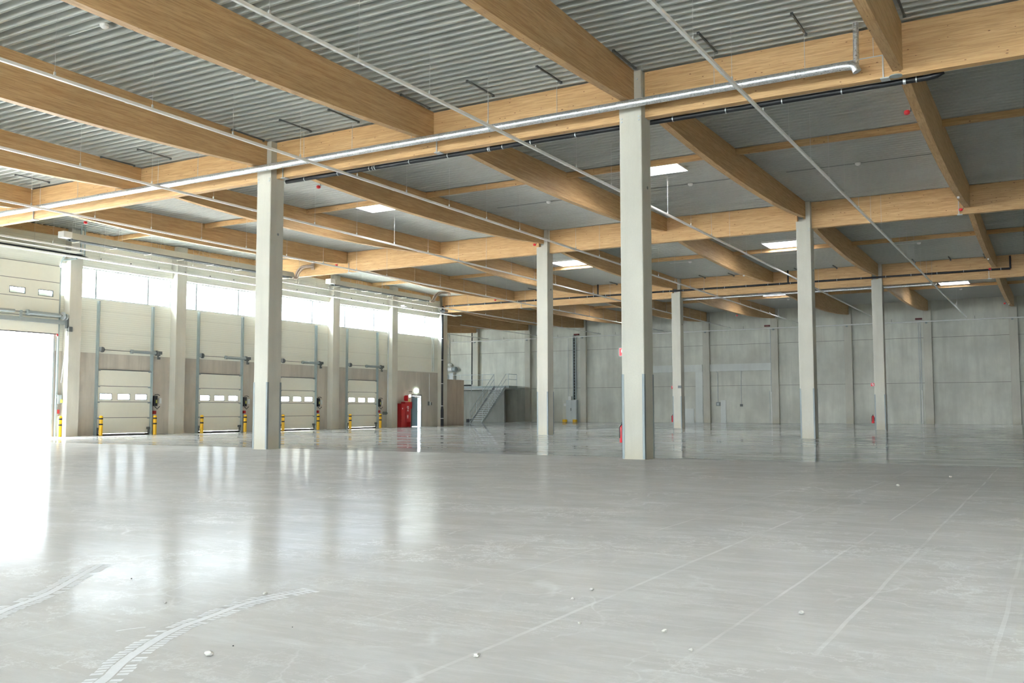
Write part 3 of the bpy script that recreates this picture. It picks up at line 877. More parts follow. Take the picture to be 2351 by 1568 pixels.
for n, (x, y) in enumerate(((-5.55, 33.1), (-11.44, 33.05), (-17.35, 33.05), (-17.46, 12.74), (-5.7, 50.6), (-11.6, 50.6), (-17.6, 50.6), (-5.6, 73.0), (-17.6, 73.0))):
    z = roofz(y)
    r = root('smoke_detector', (x, y, z - 0.06), 'small white smoke detector %s, beside the %s trunking line' % ('near bay' if y < 20 else ('behind the first girder' if y < 40 else ('behind the second girder' if y < 60 else 'behind the third girder')), ORD[int(round((x + 35.66) / 6))]), 'detector', 'white smoke detectors')
    link('detector_body', M().lathe(x, y, [(0.05, z - 0.09), (0.09, z - 0.06), (0.10, z - 0.01)], 14), MT['white'], r, smooth=True)
    if y > 20 and y < 40:
        link('cable', M().tube([(x - 2.4, y, z - 0.012), (x + 2.4, y, z - 0.012)], 0.009, 6), MT['steel_dark'], r)
    else:
        link('cable', M().tube([(x - 1.2, y, z - 0.012), (x, y, z - 0.012)], 0.007, 6), MT['white'], r)
for n, (x, y, z, l) in enumerate(((-2.68, 35.3, belly(1, 35.3, 0.25), 'of the eastern beam before the second girder'), (-2.68, 51.5, belly(2, 51.5), 'of the eastern beam before the third girder'), (-2.68, 74.2, belly(3, 74.2), 'of the eastern beam by the far wall'), (-14.68, 51.0, belly(2, 51.0), 'of the beam between the columns, second bay'))):
    tag(link('emergency_light', M().box(x - 0.035, x + 0.035, y - 0.07, y + 0.07, z - 0.06, z), MT['white'], None, (x, y, z)), 'small white box light, underside %s' % l, 'emergency light', 'white box lights under beams')

# ------------------------------------------------------------------ HEATERS, TRAY along the dock wall
def heater(y0, y1, label, duct):
    X = -36.0
    r = root('radiant_heater', (X, y0, 8.4), label, 'heater', 'long radiant heaters at the docks')
    hood = M()
    hood.extrude_y([(X - 0.26, 8.38), (X - 0.16, 8.66), (X + 0.16, 8.66), (X + 0.26, 8.38), (X + 0.245, 8.38), (X + 0.15, 8.645), (X - 0.15, 8.645), (X - 0.245, 8.38)], y0 + 0.3, y1)
    link('hood', hood, MT['beige'], r)
    for dx in (-0.11, 0.11):
        link('radiant_tube', M().tube([(X + dx, y0 + 0.3, 8.375), (X + dx, y1 - 0.1, 8.375)], 0.05, 10), MT['steel_dark'], r, smooth=True)
    y = y0 + 0.6
    while y < y1 - 0.3:
        link('cross_bar', M().box(X - 0.25, X + 0.25, y, y + 0.04, 8.30, 8.325), MT['beige'], r)
        y += (y1 - y0 - 0.8) / 7
    link('burner_box', M().cbox(X - 0.2, X + 0.2, y0 - 0.1, y0 + 0.3, 8.42, 8.68), MT['white'], r)
    y = y0 + 0.5
    while y < y1:
        for sx in (-1, 1):
            if abs(y - 29.15) > 0.15 and abs(y - 48.75) > 0.15: link('hanger_rod', M().tube([(X + sx * 0.16, y, 8.66), (X + sx * 0.02, y, roofz(y))], 0.006, 6), MT['rod'], r)
        y += 2.3
    P = [Vector(p) for p in duct]
    pts = []
    for i in range(len(P) - 1):
        p0, p1, p2, p3 = P[max(i - 1, 0)], P[i], P[i + 1], P[min(i + 2, len(P) - 1)]
        for q in range(6):
            t = q / 6
            pts.append(0.5 * ((2 * p1) + (p2 - p0) * t + (2 * p0 - 5 * p1 + 4 * p2 - p3) * t * t + (3 * p1 - p0 - 3 * p2 + p3) * t ** 3))
    pts.append(P[-1])
    for off in (0.0, 0.13):
        q = [p + Vector((off, 0, -off * 0.5)) for p in pts]
        rad = [0.055 + 0.008 * (i % 2) for i in range(len(q))]
        link('flexible_duct', M().tube(q, rad, 10), MT['copper'], r, smooth=True)
    e = P[-1]
    link('flange', M().box(e.x - 0.02, e.x + 0.20, e.y - 0.03, e.y + 0.01, e.z - 0.22, e.z + 0.13), MT['copper'], r)
    return r
heater(24.6, 38.3, 'long radiant heater with flexible duct hung above the first dock doors', [(-36.0, 38.3, 8.42), (-35.95, 38.55, 8.45), (-35.85, 38.6, 8.75), (-35.6, 38.65, 8.98), (-35.3, 38.7, 9.02), (-35.0, 38.80, 9.02)])
heater(41.4, 51.3, 'long radiant heater with flexible duct hung above the last dock doors', [(-36.0, 51.3, 8.42), (-36.0, 51.7, 8.44), (-36.0, 52.0, 8.8), (-35.9, 52.3, 9.05), (-35.7, 52.6, 9.1), (-35.5, 52.9, 9.1)])

XT = -37.5
r = root('cable_tray', (XT, 22, 7.97), 'long galvanised cable tray running past the tops of the dock windows', 'cable tray')
tr = M().extrude_y([(XT - 0.11, 7.93), (XT + 0.11, 7.93), (XT + 0.11, 7.99), (XT + 0.10, 7.99), (XT + 0.10, 7.94), (XT - 0.10, 7.94), (XT - 0.10, 7.99), (XT - 0.11, 7.99)], 18.0, 56.9)
link('tray', tr, MT['white'], r)
link('cables', M().tube([(XT - 0.04, 18, 7.975), (XT - 0.04, 56.8, 7.975)], 0.03, 8), MT['steel_dark'], r)
link('cable_bundle', M().tube([(XT + 0.05, 18, 8.04), (XT + 0.05, 26.5, 8.04), (XT - 0.02, 26.9, 7.98)], 0.045, 8), MT['black'], r)
y = 19.5
while y < 56.5:
    if all(abs(y - g) > 0.3 for g in ROW + [29.15, 48.75]):
     link('tray_rod', M().tube([(XT, y, 7.99), (XT, y, roofz(y))], 0.005, 5), MT['rod'], r)
    link('tray_clip', M().box(XT + 0.05, XT + 0.10, y - 0.015, y + 0.015, 7.99, 8.05), MT['steel_dark'], r)
    y += 1.6
for d in (-0.09, 0.09):
    link('strut', M().box(XT - 0.03, XT + 0.02, 26.62 + d - 0.025, 26.62 + d + 0.025, 7.98, roofz(26.6)), MT['steel_blue'], r)
link('end_arm', M().box(XT - 0.9, XT, 26.3, 26.36, 7.86, 7.93), MT['steel_blue'], r)
link('end_plate', M().box(XT - 0.3, XT + 0.45, 56.9, 57.1, 7.94, 7.99), MT['grey_paint'], r)
link('end_lamp', M().box(XT - 0.25, XT + 0.05, 50.6, 50.9, 8.05, 8.15), MT['white'], r)
r = root('black_floodlight', (-38.1, 55.9, 8.0), 'small black floodlight on the dock corner column top', 'floodlight')
link('lamp_head', M().box(-38.0, -37.55, 55.6, 55.95, 8.15, 8.28), MT['black'], r)
link('bracket', M().tube([(-38.3, 56.0, 8.05), (-37.8, 55.9, 8.15)], 0.02, 8), MT['black'], r)
# white trunking on the far wall
ZR = 8.05
r = root('wall_trunking', (-30, 80.3, ZR), 'white trunking tube running along the piers of the far wall', 'trunking')
link('pipe_run', M().tube([(-53.5, 80.32, ZR), (XE - 0.1, 80.32, ZR)], 0.05, 10), MT['white'], r, smooth=True)
for X in PX:
    link('bracket', M().box(X - 0.12, X + 0.02, 80.30, 80.44, ZR - 0.16, ZR - 0.05), MT['grey_paint'], r)
    link('hook', M().tube([(X - 2.6, 80.33, ZR + 0.04), (X - 2.6, 80.33, ZR + 0.28)], 0.012, 6), MT['steel_dark'], r)

# ------------------------------------------------------------------ DOCK DOORS
dn = 0
def dock_door(yc, label):
    global dn
    dn += 1
    y0, y1 = yc - 1.49, yc + 1.49
    r = root('door_%d' % dn, (XD, yc, 0), label, 'door', kind='structure')
    zs = [0.06, 0.82, 1.57, 2.31, 3.07]
    xa, xb = XD + 0.0, XD + 0.05
    for i, (a, b) in enumerate(zip(zs, zs[1:])):
        sec = M()
        g = 0.012
        if i == 2:
            wz0, wz1 = 1.66, 1.96
            wy = [(y0 + 0.14, y0 + 0.82), (y0 + 1.12, y0 + 1.82), (y0 + 2.10, y0 + 2.80)]
            sec.box(xa, xb, y0, y1, a + g, wz0).box(xa, xb, y0, y1, wz1, b - g)
            e = [y0] + [v for w in wy for v in w] + [y1]
            for q in range(0, 8, 2):
                sec.box(xa, xb, e[q], e[q + 1], wz0, wz1)
            sc = link('door_section', sec, MT['cream'], r)
            for (p, q) in wy:
                fr = M()
                t = 0.025
                fr.box(xa - 0.01, xb + 0.012, p, q, wz0, wz0 + t).box(xa - 0.01, xb + 0.012, p, q, wz1 - t, wz1)
                fr.box(xa - 0.01, xb + 0.012, p, p + t, wz0 + t, wz1 - t).box(xa - 0.01, xb + 0.012, q - t, q, wz0 + t, wz1 - t)
                link('window_frame', fr, MT['steel_dark'], sc)
                link('pane', M().box(xa + 0.02, xa + 0.03, p + t, q - t, wz0 + t, wz1 - t), MT['glass'], sc)
        else:
            sec.box(xa, xb, y0, y1, a + g, b - g)
            link('door_section', sec, MT['cream'], r)
    jt = M()
    for zz in zs[1:-1]:
        jt.box(xa, xb - 0.015, y0, y1, zz - g, zz + g)
    link('section_joint', jt, MT['steel_dark'], r)
    link('top_seal', M().box(xa, xb + 0.02, y0, y1, 3.06, 3.10), MT['steel_dark'], r)
    link('bottom_seal', M().box(xa, xb, y0, y1, 0.0, 0.065), MT['rubber'], r)
    for sy, yy in ((-1, y0), (1, y1)):
        tr = M().box(XD, XD + 0.13, min(yy, yy + sy * 0.09), max(yy, yy + sy * 0.09), 0, 6.28)
        tr.box(XD + 0.13, XD + 0.16, min(yy + sy * 0.05, yy + sy * 0.07), max(yy + sy * 0.05, yy + sy * 0.07), 0, 6.28)
        link('vertical_track', tr, MT['steel_blue'], r)
        for zz in zs[1:]:
            link('roller_bracket', M().box(XD + 0.05, XD + 0.12, yy - sy * 0.12 if sy > 0 else yy, yy if sy > 0 else yy + 0.12, zz - 0.06, zz + 0.01), MT['grey_paint'], r)
        link('foot_bracket', M().box(XD + 0.05, XD + 0.16, min(yy - sy * 0.17, yy - sy * 0.02), max(yy - sy * 0.17, yy - sy * 0.02), 0.24, 0.36).box(XD + 0.05, XD + 0.12, min(yy - sy * 0.09, yy - sy * 0.03), max(yy - sy * 0.09, yy - sy * 0.03), 0.06, 0.24), MT['steel_dark'], r)
    xs = XD + 0.24
    link('shaft', M().tube([(xs, y0 + 0.05, 4.0), (xs, y1 + 0.45, 3.99)], 0.014, 8), MT['steel_dark'], r)
    link('cable_drum', M().tube([(xs, y0 + 0.06, 4.0), (xs, y0 + 0.12, 4.0)], 0.13, 16).tube([(xs, y0 + 0.12, 4.0), (xs, y0 + 0.20, 4.0)], 0.05, 16), MT['steel_dark'], r, smooth=True)
    link('cable_drum', M().tube([(xs, y1 + 0.14, 3.99), (xs, y1 + 0.22, 3.99)], 0.13, 16), MT['steel_dark'], r, smooth=True)
    sp = M()
    sp.tube([(xs, y0 + 1.72, 3.99), (xs, y1 + 0.12, 3.99)], 0.072, 14)
    sp.tube([(xs, y0 + 1.66, 3.99), (xs, y0 + 1.78, 3.99)], 0.095, 14)
    link('spring', sp, MT['grey_paint'], r, smooth=True)
    mo = M().box(xs - 0.08, xs + 0.08, y1 + 0.26, y1 + 0.46, 3.93, 4.08).box(xs - 0.06, xs + 0.05, y1 + 0.27, y1 + 0.37, 3.68, 3.93)
    link('motor', mo, MT['steel_dark'], r)
    link('motor_cap', M().box(xs - 0.05, xs + 0.07, y1 + 0.29, y1 + 0.36, 3.80, 3.84), MT['white'], r)
    # strut to wall
    link('shaft_bracket', M().box(XD, xs, y1 + 0.10, y1 + 0.12, 3.92, 4.12).box(XD, xs, y0 + 0.02, y0 + 0.04, 3.92, 4.12), MT['steel'], r)
    return r
DL = ['closed cream dock door nearest the open one', 'second closed cream dock door', 'third closed cream dock door, half behind the near column', 'last closed cream dock door before the red cabinets']
for (k, yc), l in zip(DOORS, DL):
    dock_door(yc, l)
    # control box
    r = root('door_control_box', (XD + 0.1, yc + 1.78, 1.4), 'black control box beside the %s' % l.replace('cream ', ''), 'control box', 'black boxes beside the dock doors')
    yb = yc + 1.70
    link('box_body', M().cbox(XD, XD + 0.14, yb, yb + 0.20, 1.38, 1.88, 0.02), MT['black'], r)
    link('grip_ring', M().tube([(XD + 0.10, yb + 0.03, 1.92), (XD + 0.16, yb + 0.15, 1.95), (XD + 0.2, yb + 0.26, 1.9)], 0.018, 6), MT['black'], r)
    link('cable_loop', M().tube([(XD + 0.10, yb + 0.05, 1.36), (XD + 0.16, yb + 0.15, 1.22), (XD + 0.2, yb + 0.27, 1.36)], 0.018, 6), MT['black'], r)
    link('yellow_label', M().box(XD + 0.14, XD + 0.146, yb + 0.08, yb + 0.15, 1.52, 1.68), MT['label_yellow'], r)
    r = root('wall_socket', (XD, yb + 0.42, 1.6), 'pale socket strip beside the %s' % l.replace('cream ', ''), 'socket', 'pale socket strips at the docks')
    link('strip', M().box(XD, XD + 0.05, yb + 0.36, yb + 0.50, 1.50, 1.78), MT['cabinet'], r)
    r = root('wheel_chock_holder', (XD + 0.12, yb + 0.06, 1.0), 'small red switch low beside the %s' % l.replace('cream ', ''), 'switch', 'red switches at the docks')
    link('switch_body', M().box(XD, XD + 0.12, yb, yb + 0.14, 0.98, 1.14), MT['red'], r)
    link('post', M().box(XD + 0.01, XD + 0.06, yb + 0.04, yb + 0.09, 0.0, 0.98), MT['steel'], r)

# the raised door of the open bay
dn += 1
r = root('door_%d' % dn, (XD, 24.0, OPEN_Z), 'open sectional dock door with its cream leaf raised high', 'door', kind='structure')
a, b = OPEN_Y
xf = XD + 0.10
zl = [4.58, 5.30, 6.11, 6.88, 7.63]
for i, (p, q) in enumerate(zip(zl, zl[1:])):
    sec = M()
    g = 0.012
    if i == 2:
        wy = [(b - 4.10, b - 3.40), (b - 3.0, b - 2.30), (b - 2.02, b - 1.32 + 0.02), (b - 0.86, b - 0.16)]
        wy = [(b - 4.2, b - 3.48), (b - 2.20 - 0.85, b - 2.20 - 0.13), (b - 2.23 + 0.0, b - 1.51), (b - 0.91, b - 0.20)]
        wz0, wz1 = 6.22, 6.50
        wy = [(b - 3.6, b - 2.88), (b - 2.25, b - 1.52), (b - 0.92, b - 0.20)]
        sec.box(xf, xf + 0.05, a, b + 0.1, p + g, wz0).box(xf, xf + 0.05, a, b + 0.1, wz1, q - g)
        e = [a] + [v for w in wy for v in w] + [b + 0.1]
        for k in range(0, len(e), 2):
            sec.box(xf, xf + 0.05, e[k], e[k + 1], wz0, wz1)
        sc = link('door_section', sec, MT['cream'], r)
        for (u, v) in wy:
            t = 0.025
            fr = M().box(xf - 0.01, xf + 0.06, u, v, wz0, wz0 + t).box(xf - 0.01, xf + 0.06, u, v, wz1 - t, wz1).box(xf - 0.01, xf + 0.06, u, u + t, wz0 + t, wz1 - t).box(xf - 0.01, xf + 0.06, v - t, v, wz0 + t, wz1 - t)
            link('window_frame', fr, MT['steel_dark'], sc)
            link('pane', M().box(xf + 0.02, xf + 0.03, u + t, v - t, wz0 + t, wz1 - t), MT['glass'], sc)
    else:
        sec.box(xf, xf + 0.05, a, b + 0.1, p + g, q - g)
        link('door_section', sec, MT['cream'], r)
jt = M()
for zz in zl[1:]:
    jt.box(xf, xf + 0.04, a, b + 0.1, zz - 0.012, zz + 0.012)
link('section_joint', jt, MT['steel_dark'], r)
# curved top section running back into the hall
cs = M()
n = 8
R_ = 0.48
pv = []
for i in range(n + 1):
    t = PI / 2 * i / n
    pv.append((xf + R_ - R_ * math.cos(t), 7.64 + R_ * math.sin(t)))
pv.append((xf + R_ + 1.2, 7.64 + R_))
vs, fs = [], []
for x, z in pv:
    vs += [(x, a, z), (x, b + 0.1, z), (x + 0.0, b + 0.1, z - 0.04 if z > 8 else z), (x + 0.0, a, z - 0.04 if z > 8 else z)]
for i in range(len(pv) - 1):
    fs.append((4 * i, 4 * i + 1, 4 * i + 5, 4 * i + 4))
cs.add(vs, fs)
link('curved_section', cs, MT['cream'], r)
for yy in (a - 0.06, b + 0.12):
    tk = M().box(XD + 0.02, XD + 0.12, yy, yy + 0.07, 0, 7.6)
    tk.tube([(x + 0.0, yy + 0.03, z) for x, z in pv], 0.03, 8)
    link('vertical_track', tk, MT['steel_blue'], r)
for yy in (a, b - 0.02):
    link('jamb', M().box(X0, XD + 0.03, yy - 0.02, yy + 0.06, 0, OPEN_Z), MT['steel'], r)
link('bottom_seal', M().box(xf, xf + 0.05, a, b + 0.1, 4.55, 4.59), MT['rubber'], r)
xs = XD + 0.34
link('shaft', M().tube([(xs, a, 5.44), (xs, b + 0.5, 5.40)], 0.016, 8), MT['steel_dark'], r)
link('spring', M().tube([(xs, 22.2, 5.42), (xs, 24.15, 5.42)], 0.075, 14).tube([(xs, 24.75, 5.41), (xs, b + 0.05, 5.40)], 0.085, 14).tube([(xs, 24.70, 5.41), (xs, 24.80, 5.41)], 0.12, 14), MT['grey_paint'], r, smooth=True)
link('spring_post', M().box(xs - 0.03, xs + 0.03, 24.40, 24.50, 5.15, 5.48), MT['grey_paint'], r)
link('cross_tube', M().box(xf + 0.10, xf + 0.20, a, b + 0.45, 5.02, 5.20), MT['grey_paint'], r)
link('cable_drum', M().tube([(xs, b + 0.15, 5.40), (xs, b + 0.22, 5.40)], 0.17, 16).tube([(xs, b + 0.3, 5.36), (xs, b + 0.36, 5.36)], 0.15, 16), MT['steel'], r, smooth=True)
link('motor', M().box(xs - 0.06, xs + 0.08, b + 0.34, b + 0.46, 4.85, 5.30).box(xs - 0.02, xs + 0.14, b + 0.40, b + 0.58, 4.70, 4.92), MT['steel_dark'], r)
link('motor_cap', M().box(xs - 0.02, xs + 0.06, b + 0.36, b + 0.44, 4.50, 4.72), MT['white'], r)
link('red_tag', M().box(xf + 0.05, xf + 0.08, b + 0.02, b + 0.09, 4.48, 4.58), MT['redbright'], r)
link('pull_chain', M().tube([(XD + 0.3, b + 0.42, 4.5), (XD + 0.25, b + 0.25, 2.4)], 0.012, 5).tube([(XD + 0.3, b + 0.44, 4.5), (XD + 0.27, b + 0.42, 2.4)], 0.012, 5), MT['steel'], r)
r = root('door_control_box', (XD + 0.1, b + 0.3, 1.5), 'grey control box with yellow label beside the open dock door', 'control box', 'black boxes beside the dock doors')
link('box_body', M().cbox(XD, XD + 0.16, b + 0.18, b + 0.40, 1.46, 1.86, 0.02), MT['grey_paint'], r)
link('yellow_label', M().box(XD + 0.16, XD + 0.166, b + 0.30, b + 0.42, 1.50, 1.66), MT['label_yellow'], r)
r = root('wheel_chock_holder', (XD + 0.1, b + 0.25, 1.1), 'small red switch low beside the open dock door', 'switch', 'red switches at the docks')
link('switch_body', M().box(XD, XD + 0.12, b + 0.19, b + 0.31, 1.02, 1.2), MT['red'], r)
link('post', M().box(XD + 0.01, XD + 0.06, b + 0.22, b + 0.27, 0.0, 1.02), MT['steel'], r)

# ------------------------------------------------------------------ BOLLARDS
BL = ['beside the open dock door', 'on the near side of the first closed dock door', 'on the far side of the first closed dock door', 'on the near side of the second closed dock door',
      'on the far side of the second closed dock door', 'near side of the third closed dock door, beside the column', 'on the far side of the third closed dock door',
      'on the near side of the last closed dock door', 'on the far side of the last closed dock door']
for yy, l in zip((26.25, 28.32, 31.33, 34.25, 37.25, 40.15, 43.1, 46.05, 49.07), BL):
    x = -38.2
    r = root('bollard', (x, yy, 0), 'black-banded yellow bollard, %s' % l, 'bollard', 'yellow bollards at the dock doors')
    link('post', M().lathe(x, yy, [(0.086, 0), (0.086, 0.86), (0.080, 0.89), (0.060, 0.915), (0.03, 0.925)], 20), MT['yellow'], r, smooth=True)
    for z in (0.52, 0.78):
        link('black_band', M().lathe(x, yy, [(0.0885, z - 0.035), (0.0885, z + 0.035)], 20), MT['rubber'], r, smooth=True)

# ------------------------------------------------------------------ END OF THE DOCK WALL: cabinets, blue door, signs
def red_cabinet(y0, y1, h, xd, label, niche):
    r = root('hydrant_cabinet', (XD, (y0 + y1) / 2, 0), label, 'cabinet', 'red fire cabinets')
    b = M()
    if niche:
        b.box(XD, XD + xd, y0, y0 + 0.12, 0, 0.32).box(XD, XD + xd, y1 - 0.03, y1, 0, 0.32).box(XD, XD + 0.03, y0, y1, 0, 0.32).box(XD, XD + xd, y0, y1, 0.32, h)
        link('cabinet_body', b, MT['red'], r)
        link('hood', M().box(XD, XD + xd + 0.03, y0 - 0.02, y1 + 0.10, 1.25, h), MT['red'], r)
    else:
        b.box(XD, XD + xd, y0, y1, 0, h)
        link('cabinet_body', b, MT['red'], r)
    link('cabinet_door', M().box(XD + xd, XD + xd + 0.02, y0 + 0.03, y1 - 0.03, 0.35, h - 0.05 if not niche else 1.22), MT['red'], r)
    return r
r = red_cabinet(51.72, 52.14, 1.60, 0.36, 'plain narrow red fire cabinet beside the dock wall column', False)
link('latch', M().box(XD + 0.38, XD + 0.40, 51.78, 51.84, 1.22, 1.30), MT['signwhite'], r)
r = red_cabinet(52.18, 52.88, 1.71, 0.30, 'red hydrant cabinet with white hose symbol and open foot niche', True)
sx_ = XD + 0.335
hs = M()
hs.box(sx_, sx_ + 0.004, 52.38, 52.42, 1.28, 1.42).box(sx_, sx_ + 0.004, 52.42, 52.58, 1.38, 1.42).box(sx_, sx_ + 0.004, 52.54, 52.58, 1.22, 1.38).box(sx_, sx_ + 0.004, 52.44, 52.52, 1.26, 1.32)
hs.box(sx_, sx_ + 0.004, 52.40, 52.58, 1.08, 1.12).box(sx_, sx_ + 0.004, 52.46, 52.52, 1.12, 1.22)
link('hose_symbol', hs, MT['signwhite'], r)
hs = M()
for q in range(4):
    hs.box(XD + 0.325, XD + 0.329, 52.40, 52.56, 0.60 + q * 0.06, 0.635 + q * 0.06)
link('notice_text', hs, MT['signwhite'], r)
# sign above it, projecting from the wall
r = root('fire_sign', (XD, 52.5, 1.95), 'pinkish red projecting sign above the hydrant cabinet', 'sign')
link('sign_plate', M().box(XD + 0.05, XD + 0.32, 52.5, 52.515, 1.76, 2.16), MT['redbright'], r)
link('bracket', M().box(XD, XD + 0.05, 52.49, 52.525, 1.80, 2.12), MT['redbright'], r)
r = root('warning_lamp', (XD, 53.0, 2.15), 'small glowing alarm lamp between the red cabinets and the blue door', 'lamp')
link('lamp_body', M().box(XD, XD + 0.1, 52.92, 53.10, 2.02, 2.24), MT['white'], r)
link('lamp_lens', M().lathe(XD + 0.14, 53.01, [(0.02, 2.07), (0.06, 2.09), (0.07, 2.14), (0.05, 2.20), (0.01, 2.22)], 12), MT['lamp'], r, smooth=True)
link('camera_arm', M().box(XD, XD + 0.25, 53.02, 53.06, 2.38, 2.44), MT['steel_dark'], r)
r = root('call_point', (XD, 52.98, 1.4), 'small red call point below the glowing lamp', 'call point')
link('switch_body', M().box(XD, XD + 0.07, 53.02, 53.14, 1.36, 1.50), MT['red'], r)
link('yellow_label', M().box(XD, XD + 0.01, 53.0, 53.14, 1.62, 1.90), MT['label_yellow'], r)
r = root('exit_sign', (XD, 53.9, 2.4), 'glowing white exit sign with a dark arrow above the blue door', 'sign')
link('sign_box', M().box(XD, XD + 0.07, 53.66, 54.10, 2.38, 2.62), MT['exit'], r)
ar = M().box(XD + 0.07, XD + 0.075, 53.80, 53.90, 2.48, 2.53)
ar.add([(XD + 0.075, 53.90, 2.44), (XD + 0.075, 53.98, 2.505), (XD + 0.075, 53.90, 2.57)], [(0, 1, 2)])
link('arrow', ar, MT['green'], r)
dn += 1
r = root('door_%d' % dn, (XD, 53.9, 0), 'blue-grey personnel door standing slightly open to daylight', 'door', kind='structure')
fr = M().box(X0, XD + 0.03, 53.33, 53.40, 0, 2.23).box(X0, XD + 0.03, 54.46, 54.53, 0, 2.23).box(X0, XD + 0.03, 53.33, 54.53, 2.15, 2.23)
link('door_frame', fr, MT['steel_dark'], r)
# leaf swung outwards a little, hinged on its near side
ang = math.radians(7)
hx, hy, L_ = XD - 0.10, 53.41, 0.90
d = Vector((-math.sin(ang), math.cos(ang), 0))
nrm = Vector((math.cos(ang), math.sin(ang), 0)) * 0.05
p0, p1 = Vector((hx, hy, 0.02)), Vector((hx, hy, 0.02)) + d * L_
lf = M().prism([(p0.x, p0.y), (p1.x, p1.y), (p1.x + nrm.x, p1.y + nrm.y), (p0.x + nrm.x, p0.y + nrm.y)], 0.02, 2.13)
lf_o = link('door_leaf', lf, MT['blue'], r)
hd = p0 + d * 0.88 + nrm
link('door_handle', M().box(hd.x, hd.x + 0.05, hd.y - 0.05, hd.y + 0.07, 1.02, 1.06), MT['steel'], lf_o)
link('door_closer', M().box(XD - 0.06, XD - 0.01, 53.80, 54.34, 2.02, 2.10), MT['white'], r)
# small devices right of the door
r = root('wall_switch_box', (XD, 55.4, 1.6), 'pair of small dark boxes on the concrete right of the blue door', 'switch box')
link('box_body', M().box(XD, XD + 0.10, 55.30, 55.40, 1.48, 1.76).box(XD, XD + 0.12, 55.52, 55.66, 1.50, 1.70), MT['steel_dark'], r)
link('cover', M().box(XD, XD + 0.13, 55.42, 55.50, 1.50, 1.74), MT['cabinet'], r)
link('conduit', M().tube([(XD + 0.03, 55.45, 1.74), (XD + 0.03, 55.45, 3.74)], 0.015, 6), MT['steel'], r)
r = root('valve_assembly', (XD, 50.3, 0.9), 'dark pipe valve low on the wall right of the last dock door', 'valve')
link('flange', M().tube([(XD + 0.12, 50.0, 0.95), (XD + 0.12, 50.45, 0.95)], [0.05, 0.05], 10).tube([(XD + 0.12, 50.08, 0.95), (XD + 0.12, 50.12, 0.95)], 0.11, 12).tube([(XD + 0.12, 50.30, 0.95), (XD + 0.12, 50.34, 0.95)], 0.11, 12), MT['steel_dark'], r)
link('pipe_run', M().tube([(XD + 0.12, 50.45, 0.95), (XD + 0.12, 50.52, 1.05), (XD + 0.12, 50.52, 7.5)], 0.025, 8), MT['steel'], r)
r = root('conduit', (XD, 55.9, 4.0), 'pair of thin vertical conduits left of the black downpipe', 'conduit')
link('pipe_run', M().tube([(XD + 0.05, 55.75, 3.9), (XD + 0.05, 55.75, 8.4)], 0.03, 6).tube([(XD + 0.05, 55.95, 3.9), (XD + 0.05, 55.95, 8.4)], 0.03, 6), MT['cabinet'], r)

# ------------------------------------------------------------------ FIRE EXTINGUISHERS AND SIGNS on columns
for X, yy, l in ((-8.66, ROW[0], 'first row column'), (-20.66, ROW[2], 'third row dock side column'), (-8.66, ROW[2], 'third row column farther from the docks')):
    x, y = X - 0.285 - 0.19, yy + 0.18
    r = root('fire_extinguisher', (x, y, 0.38), 'red fire extinguisher hung on the side of the %s' % l, 'fire extinguisher', 'red extinguishers on the columns')
    link('cylinder', M().lathe(x, y, [(0.07, 0.37), (0.078, 0.39), (0.078, 0.72), (0.06, 0.78), (0.03, 0.80)], 16), MT['redbright'], r, smooth=True)
    link('valve', M().box(x - 0.02, x + 0.02, y - 0.05, y + 0.03, 0.80, 0.86), MT['steel_dark'], r)
    link('hose', M().tube([(x, y - 0.04, 0.82), (x - 0.05, y - 0.085, 0.74), (x - 0.04, y - 0.09, 0.48)], 0.012, 6), MT['rubber'], r)
    link('wall_bracket', M().box(x + 0.07, X - 0.285, y - 0.03, y + 0.03, 0.5, 0.7), MT['steel_dark'], r)
    r = root('extinguisher_sign', (X - 0.285, y, 2.57), 'red extinguisher flag sign on the %s' % l, 'sign', 'red extinguisher signs on the columns')
    xs0 = X - 0.285 - 0.27
    link('sign_border', M().box(xs0, X - 0.285, y - 0.004, y + 0.004, 2.46, 2.67), MT['signwhite'], r)
    link('sign_plate', M().box(xs0 + 0.012, X - 0.287, y - 0.007, y + 0.007, 2.472, 2.658), MT['redbright'], r)
    sy = M().box(xs0 + 0.11, xs0 + 0.16, y - 0.010, y - 0.007, 2.50, 2.60).box(xs0 + 0.12, xs0 + 0.14, y - 0.010, y - 0.007, 2.60, 2.63).box(xs0 + 0.07, xs0 + 0.12, y - 0.010, y - 0.007, 2.61, 2.63).box(xs0 + 0.06, xs0 + 0.08, y - 0.010, y - 0.007, 2.55, 2.61)
    link('extinguisher_symbol', sy, MT['signwhite'], r)
for X, dx, l in ((-20.66, 0.17, 'dock side'), (-8.66, -0.08, 'farther from the docks')):
    x, y = X + dx, ROW[2] - 0.285
    tag(link('small_sign', M().box(x - 0.10, x + 0.14, y - 0.02, y, 2.50, 2.66), MT['steel_dark'] if dx > 0 else MT['beige'], None, (x, y, 2.5)), 'small plate high on the front of the third row column, %s' % l, 'sign', 'small plates on the third row')

